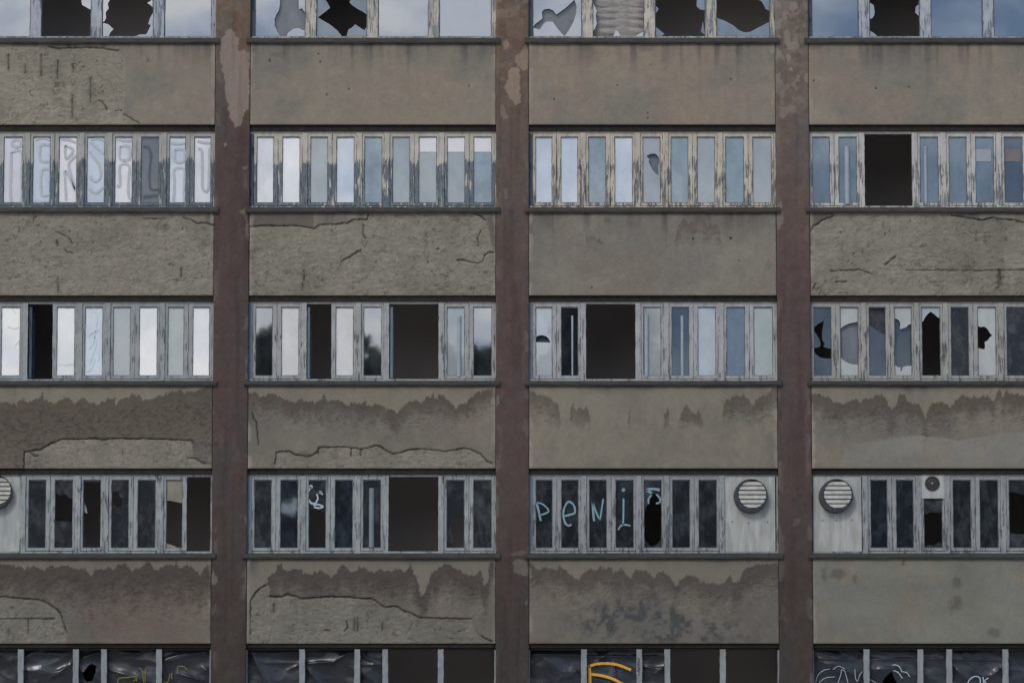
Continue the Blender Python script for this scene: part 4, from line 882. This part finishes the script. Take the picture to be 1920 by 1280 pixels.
MB().tube([(xc, .055, zc-.015), (xc, .055, zc+.015)], .016, n=10).build('hub', REFL_HUB, fan)
vent(1408, 929, 'round louvred vent on the white board left of the right pillar'); vent(1568, 929, 'round louvred vent on the white board right of the right pillar'); vent(-8, 922, 'round louvred vent cut by the left edge of the photo')
# screws on the boards
for pts in ([(1373, 978), (1404, 980), (1439, 978)], [(1543, 975), (1568, 975), (1598, 974)]):
    s = MB()
    for (a, c_) in pts:
        X, Z = F(a, c_, .09); s.hbox(X-.011, X+.011, .094, .0995, Z-.011, Z+.011)
    s.build('screw', INK, WIN[('D', 2 if pts[0][0] < 1500 else 3)])
# --- row E: bare posts with black plastic behind
for b in range(4):
    wn = make_band('E', b, FRB[b], W['E'], None, ['lowest window opening with bare posts and yellow scrawl on its plastic', 'lowest window opening, its two right bays empty and black', 'lowest window opening with an orange scrawl on its plastic', 'lowest window opening with white scribbles on its plastic'][b], pw=.105, jl=.02, jr=.03)
    WIN[('E', b)] = wn
gl = []
for P in [[(1195, 1232), (1199, 1236), (1196, 1240)], [(1199, 1241), (1195, 1245), (1200, 1247)], [(1195, 1250), (1200, 1252), (1196, 1256), (1200, 1259)], [(1197, 1262), (1199, 1265)]]: stroke(P, 1.4, YF-.0215, gl_ := MB()) or gl_.build('scribble', [INK], WIN[('E', 2)])
def plastic_mat():
    m, t, p = mat('black_plastic_film')
    n = noise(t, 1.5, 4, .5); r = ramp(t, n.outputs['Fac'], .35, .65, (.020, .023, .029, 1), (.038, .044, .056, 1))
    t.links.new(r.outputs[0], p.inputs['Base Color']); p.inputs['Roughness'].default_value = .26; p.inputs['Specular IOR Level'].default_value = .6
    return m
PLASTIC = plastic_mat()
def sheet(b, x0p, x1p, folds, hole, seed, label):
    """crumpled film: noise relief plus sharp folds (px0,py0,px1,py1,height,width)"""
    x0, zt_ = F(x0p, 1214, .24); x1, zb_ = F(x1p, 1366, .24)
    nx = int((x1-x0)/.013); nz_ = int((zt_-zb_)/.013)
    X, Z = np.meshgrid(np.linspace(x0, x1, nx+1), np.linspace(zb_, zt_, nz_+1)); px, py = G(X, Z, .24)
    r1 = 1-np.abs(2*fbm(X*.9+Z*.5, Z*1.6-X*.4, 3, seed)-1); r2 = 1-np.abs(2*fbm(X*2.2, Z*3.4+X, 3, seed+5)-1)
    Y = .28-.055*(r1-.5)-.022*(r2-.5)
    for (a, c_, e, f_, h, wd) in folds:
        vx, vy = e-a, f_-c_; L2 = vx*vx+vy*vy; t = np.clip(((px-a)*vx+(py-c_)*vy)/L2, 0, 1); dd = np.hypot(px-a-t*vx, py-c_-t*vy)
        Y = Y-h*1.25*np.exp(-(dd/wd))*(.4+.6*np.sin(np.pi*np.clip(t, .05, .95)))
    Y = np.maximum(Y, .205)
    V = np.stack([X, Y, Z], -1).reshape(-1, 3)
    i = np.arange(nz_)[:, None]*(nx+1)+np.arange(nx)[None, :]
    FF = np.stack([i, i+1, i+nx+2, i+nx+1], -1).reshape(-1, 4)
    keep = np.ones(len(FF), bool)
    cpx = px[:-1, :-1].ravel(); cpy = py[:-1, :-1].ravel()
    for h in hole: keep &= ~inpoly(cpx, cpy, h)
    o = obj('plastic_sheet', V, FF[keep], PLASTIC, None, smooth=True, label=label); setp(o, category='plastic sheet', group='black plastic sheets behind the lowest windows')
    return o
s0 = sheet(0, -58, 393, [(40, 1235, 80, 1216, .05, 5), (45, 1255, 115, 1262, .06, 7), (95, 1270, 132, 1245, .05, 5), (148, 1236, 184, 1222, .05, 4), (230, 1224, 262, 1224, .03, 3), (300, 1240, 384, 1220, .06, 5), (310, 1237, 350, 1225, .04, 3), (205, 1255, 290, 1280, .05, 8), (380, 1250, 396, 1262, .04, 4), (335, 1262, 380, 1275, .05, 5), (150, 1255, 186, 1275, .05, 6)], [[(155, 1262), (162, 1250), (170, 1244), (180, 1248), (178, 1262), (172, 1276), (162, 1278), (156, 1272)]], 11,
           'black plastic sheet scrawled with thin yellow lines, in the lowest window at far left')
s1 = sheet(1, 466, 722, [(470, 1220, 505, 1285, .07, 9), (480, 1242, 560, 1242, .03, 2.5), (575, 1243, 625, 1240, .05, 4), (625, 1240, 655, 1222, .05, 4), (480, 1226, 560, 1222, .03, 5), (676, 1245, 714, 1246, .03, 2.5), (676, 1222, 700, 1242, .04, 4), (575, 1250, 600, 1285, .04, 7), (672, 1255, 712, 1285, .05, 8), (540, 1255, 562, 1245, .04, 4)], [], 21,
           'unmarked black plastic sheet stretched behind bare posts, beside the two empty black openings')
s2 = sheet(2, 993, 1250, [(1000, 1226, 1088, 1227, .03, 3), (1015, 1230, 1060, 1265, .07, 9), (1055, 1265, 1088, 1255, .05, 6), (1095, 1230, 1245, 1231, .03, 2.5), (1120, 1240, 1140, 1222, .05, 4), (1205, 1248, 1242, 1255, .05, 6), (1230, 1262, 1244, 1248, .04, 5), (1150, 1240, 1156, 1285, .05, 4), (1048, 1275, 1060, 1258, .03, 3)], [], 31,
           'black plastic sheet sprayed with an orange letter')
s3 = sheet(3, 1522, 1980, [(1535, 1233, 1600, 1236, .03, 3), (1550, 1222, 1575, 1228, .04, 4), (1540, 1240, 1600, 1262, .06, 9), (1632, 1235, 1720, 1235, .02, 2.5), (1640, 1255, 1690, 1250, .05, 8), (1788, 1235, 1878, 1236, .02, 2.5), (1790, 1250, 1815, 1275, .06, 8), (1860, 1265, 1878, 1250, .05, 6), (1735, 1233, 1775, 1234, .02, 2.5)], [[(1650, 1285), (1660, 1268), (1672, 1258), (1675, 1270), (1685, 1285)]], 41,
           'black plastic sheet covered in thin white scribbles, in the lowest window at far right')
def sgraf(parent, strokes, m, label=None):
    g = MB()
    for P, q_ in strokes: stroke(P, q_, .196, g)
    g.build('graffiti', [m], parent, label)
sgraf(s0, [([(261, 1250), (267, 1259), (269, 1279)], 1.3), ([(275, 1250), (269, 1262)], 1.3), ([(272, 1256), (272, 1279)], 1.3), ([(305, 1277), (314, 1278), (319, 1262)], 1.3), ([(322, 1260), (322, 1272)], 1.6), ([(334, 1262), (333, 1249), (345, 1249), (351, 1255)], 1.6), ([(221, 1280), (223, 1271), (240, 1269), (257, 1268), (250, 1276)], 1.6), ([(258, 1262), (256, 1276)], 1.5)], GR_YL)
sgraf(s2, [([(1106, 1295), (1106, 1270), (1105, 1248)], 5), ([(1104, 1249), (1118, 1244), (1140, 1243), (1160, 1246), (1183, 1255)], 5), ([(1108, 1263), (1130, 1266), (1152, 1273), (1168, 1282)], 5)], GR_OR)
sgraf(s3, [([(1529, 1282), (1533, 1266), (1544, 1256), (1556, 1253)], 1.1), ([(1536, 1278), (1548, 1270), (1565, 1268)], 1.1), ([(1571, 1280), (1577, 1262), (1578, 1255), (1584, 1258), (1590, 1280)], 1.1), ([(1562, 1254), (1572, 1248), (1584, 1253)], 1.1), ([(1603, 1254), (1604, 1270), (1608, 1276), (1612, 1264), (1617, 1258)], 1.1),
           ([(1673, 1246), (1682, 1246), (1689, 1253), (1691, 1258), (1700, 1260), (1706, 1268)], 1.6), ([(1675, 1256), (1684, 1260), (1692, 1271)], 1.6), ([(1630, 1272), (1642, 1279)], 1.1), ([(1814, 1282), (1818, 1273), (1828, 1267), (1837, 1270), (1838, 1280)], 2), ([(1843, 1268), (1845, 1282)], 2), ([(1853, 1270), (1846, 1276), (1853, 1282)], 2), ([(1812, 1280), (1808, 1284)], 2)], GR_WHT)

# ------------------------------------------------------------ ground and the wood across the road
bounce_ground = plain('bounce_yard', (.24, .235, .22), .9, .2, .3, 3)  # unseen ground, pale to bounce light onto ceilings and soffits
o = obj('ground', [(-400, -500, GROUND), (400, -500, GROUND), (400, 300, GROUND), (-400, 300, GROUND)], [(0, 1, 2, 3)], bounce_ground); setp(o, kind='structure', label='unseen yard in front of the factory, made pale to bounce light', category='ground')
o['kind'] = 'structure'
rng = np.random.default_rng(5)
leafm = plain('dark_leaves', (.035, .045, .022), .7, .2, .4, 1.5)
V = []; 
xs = np.linspace(-50, 50, 22)
for k, xx in enumerate(list(xs)+list(np.linspace(-36, 36, 30))):
    low = k >= len(xs); xx = xx+rng.uniform(-2, 2); yy = -(118 if low else 112)+rng.uniform(-4, 4); h = rng.uniform(20.5, 22.5)+((9.0, 6.0, 7.5)[k % 3] if -15 < xx < 7 else 0); ww = rng.uniform(3.6, 4.8)
    if low: h = rng.uniform(17.5, 20.0); ww = 3.6
    nl = 24; 
    for c_ in range(nl):
        u = rng.uniform(0, 1); cz = GROUND+h*(.30+.64*u); rr = ww*(1-.62*u**2.2)*.8; cx = xx+rng.uniform(-1, 1)*rr; cy = yy+rng.uniform(-1, 1)*rr; s = rng.uniform(1.3, 2.6)*(1-.35*u)
        P = rng.normal(size=(300, 3)); P /= np.linalg.norm(P, axis=1)[:, None]; P = P*(rng.uniform(.15, 1.08, (300, 1))**.5)*s*np.array([1, 1, .75])+np.array([cx, cy, cz])
        a = rng.normal(size=(300, 3))*.23; b_ = rng.normal(size=(300, 3))*.23
        V.append(np.stack([P-a, P+b_, P+a, P-b_], 1).reshape(-1, 3))
V = np.concatenate(V); nf_ = len(V)//4
o = obj('woodland', V, np.arange(nf_*4).reshape(-1, 4), leafm); o['kind'] = 'stuff'; o['label'] = 'dark leafy trees across the yard, seen mirrored in the lower panes'; o['category'] = 'trees'
print('objects', len(bpy.data.objects))
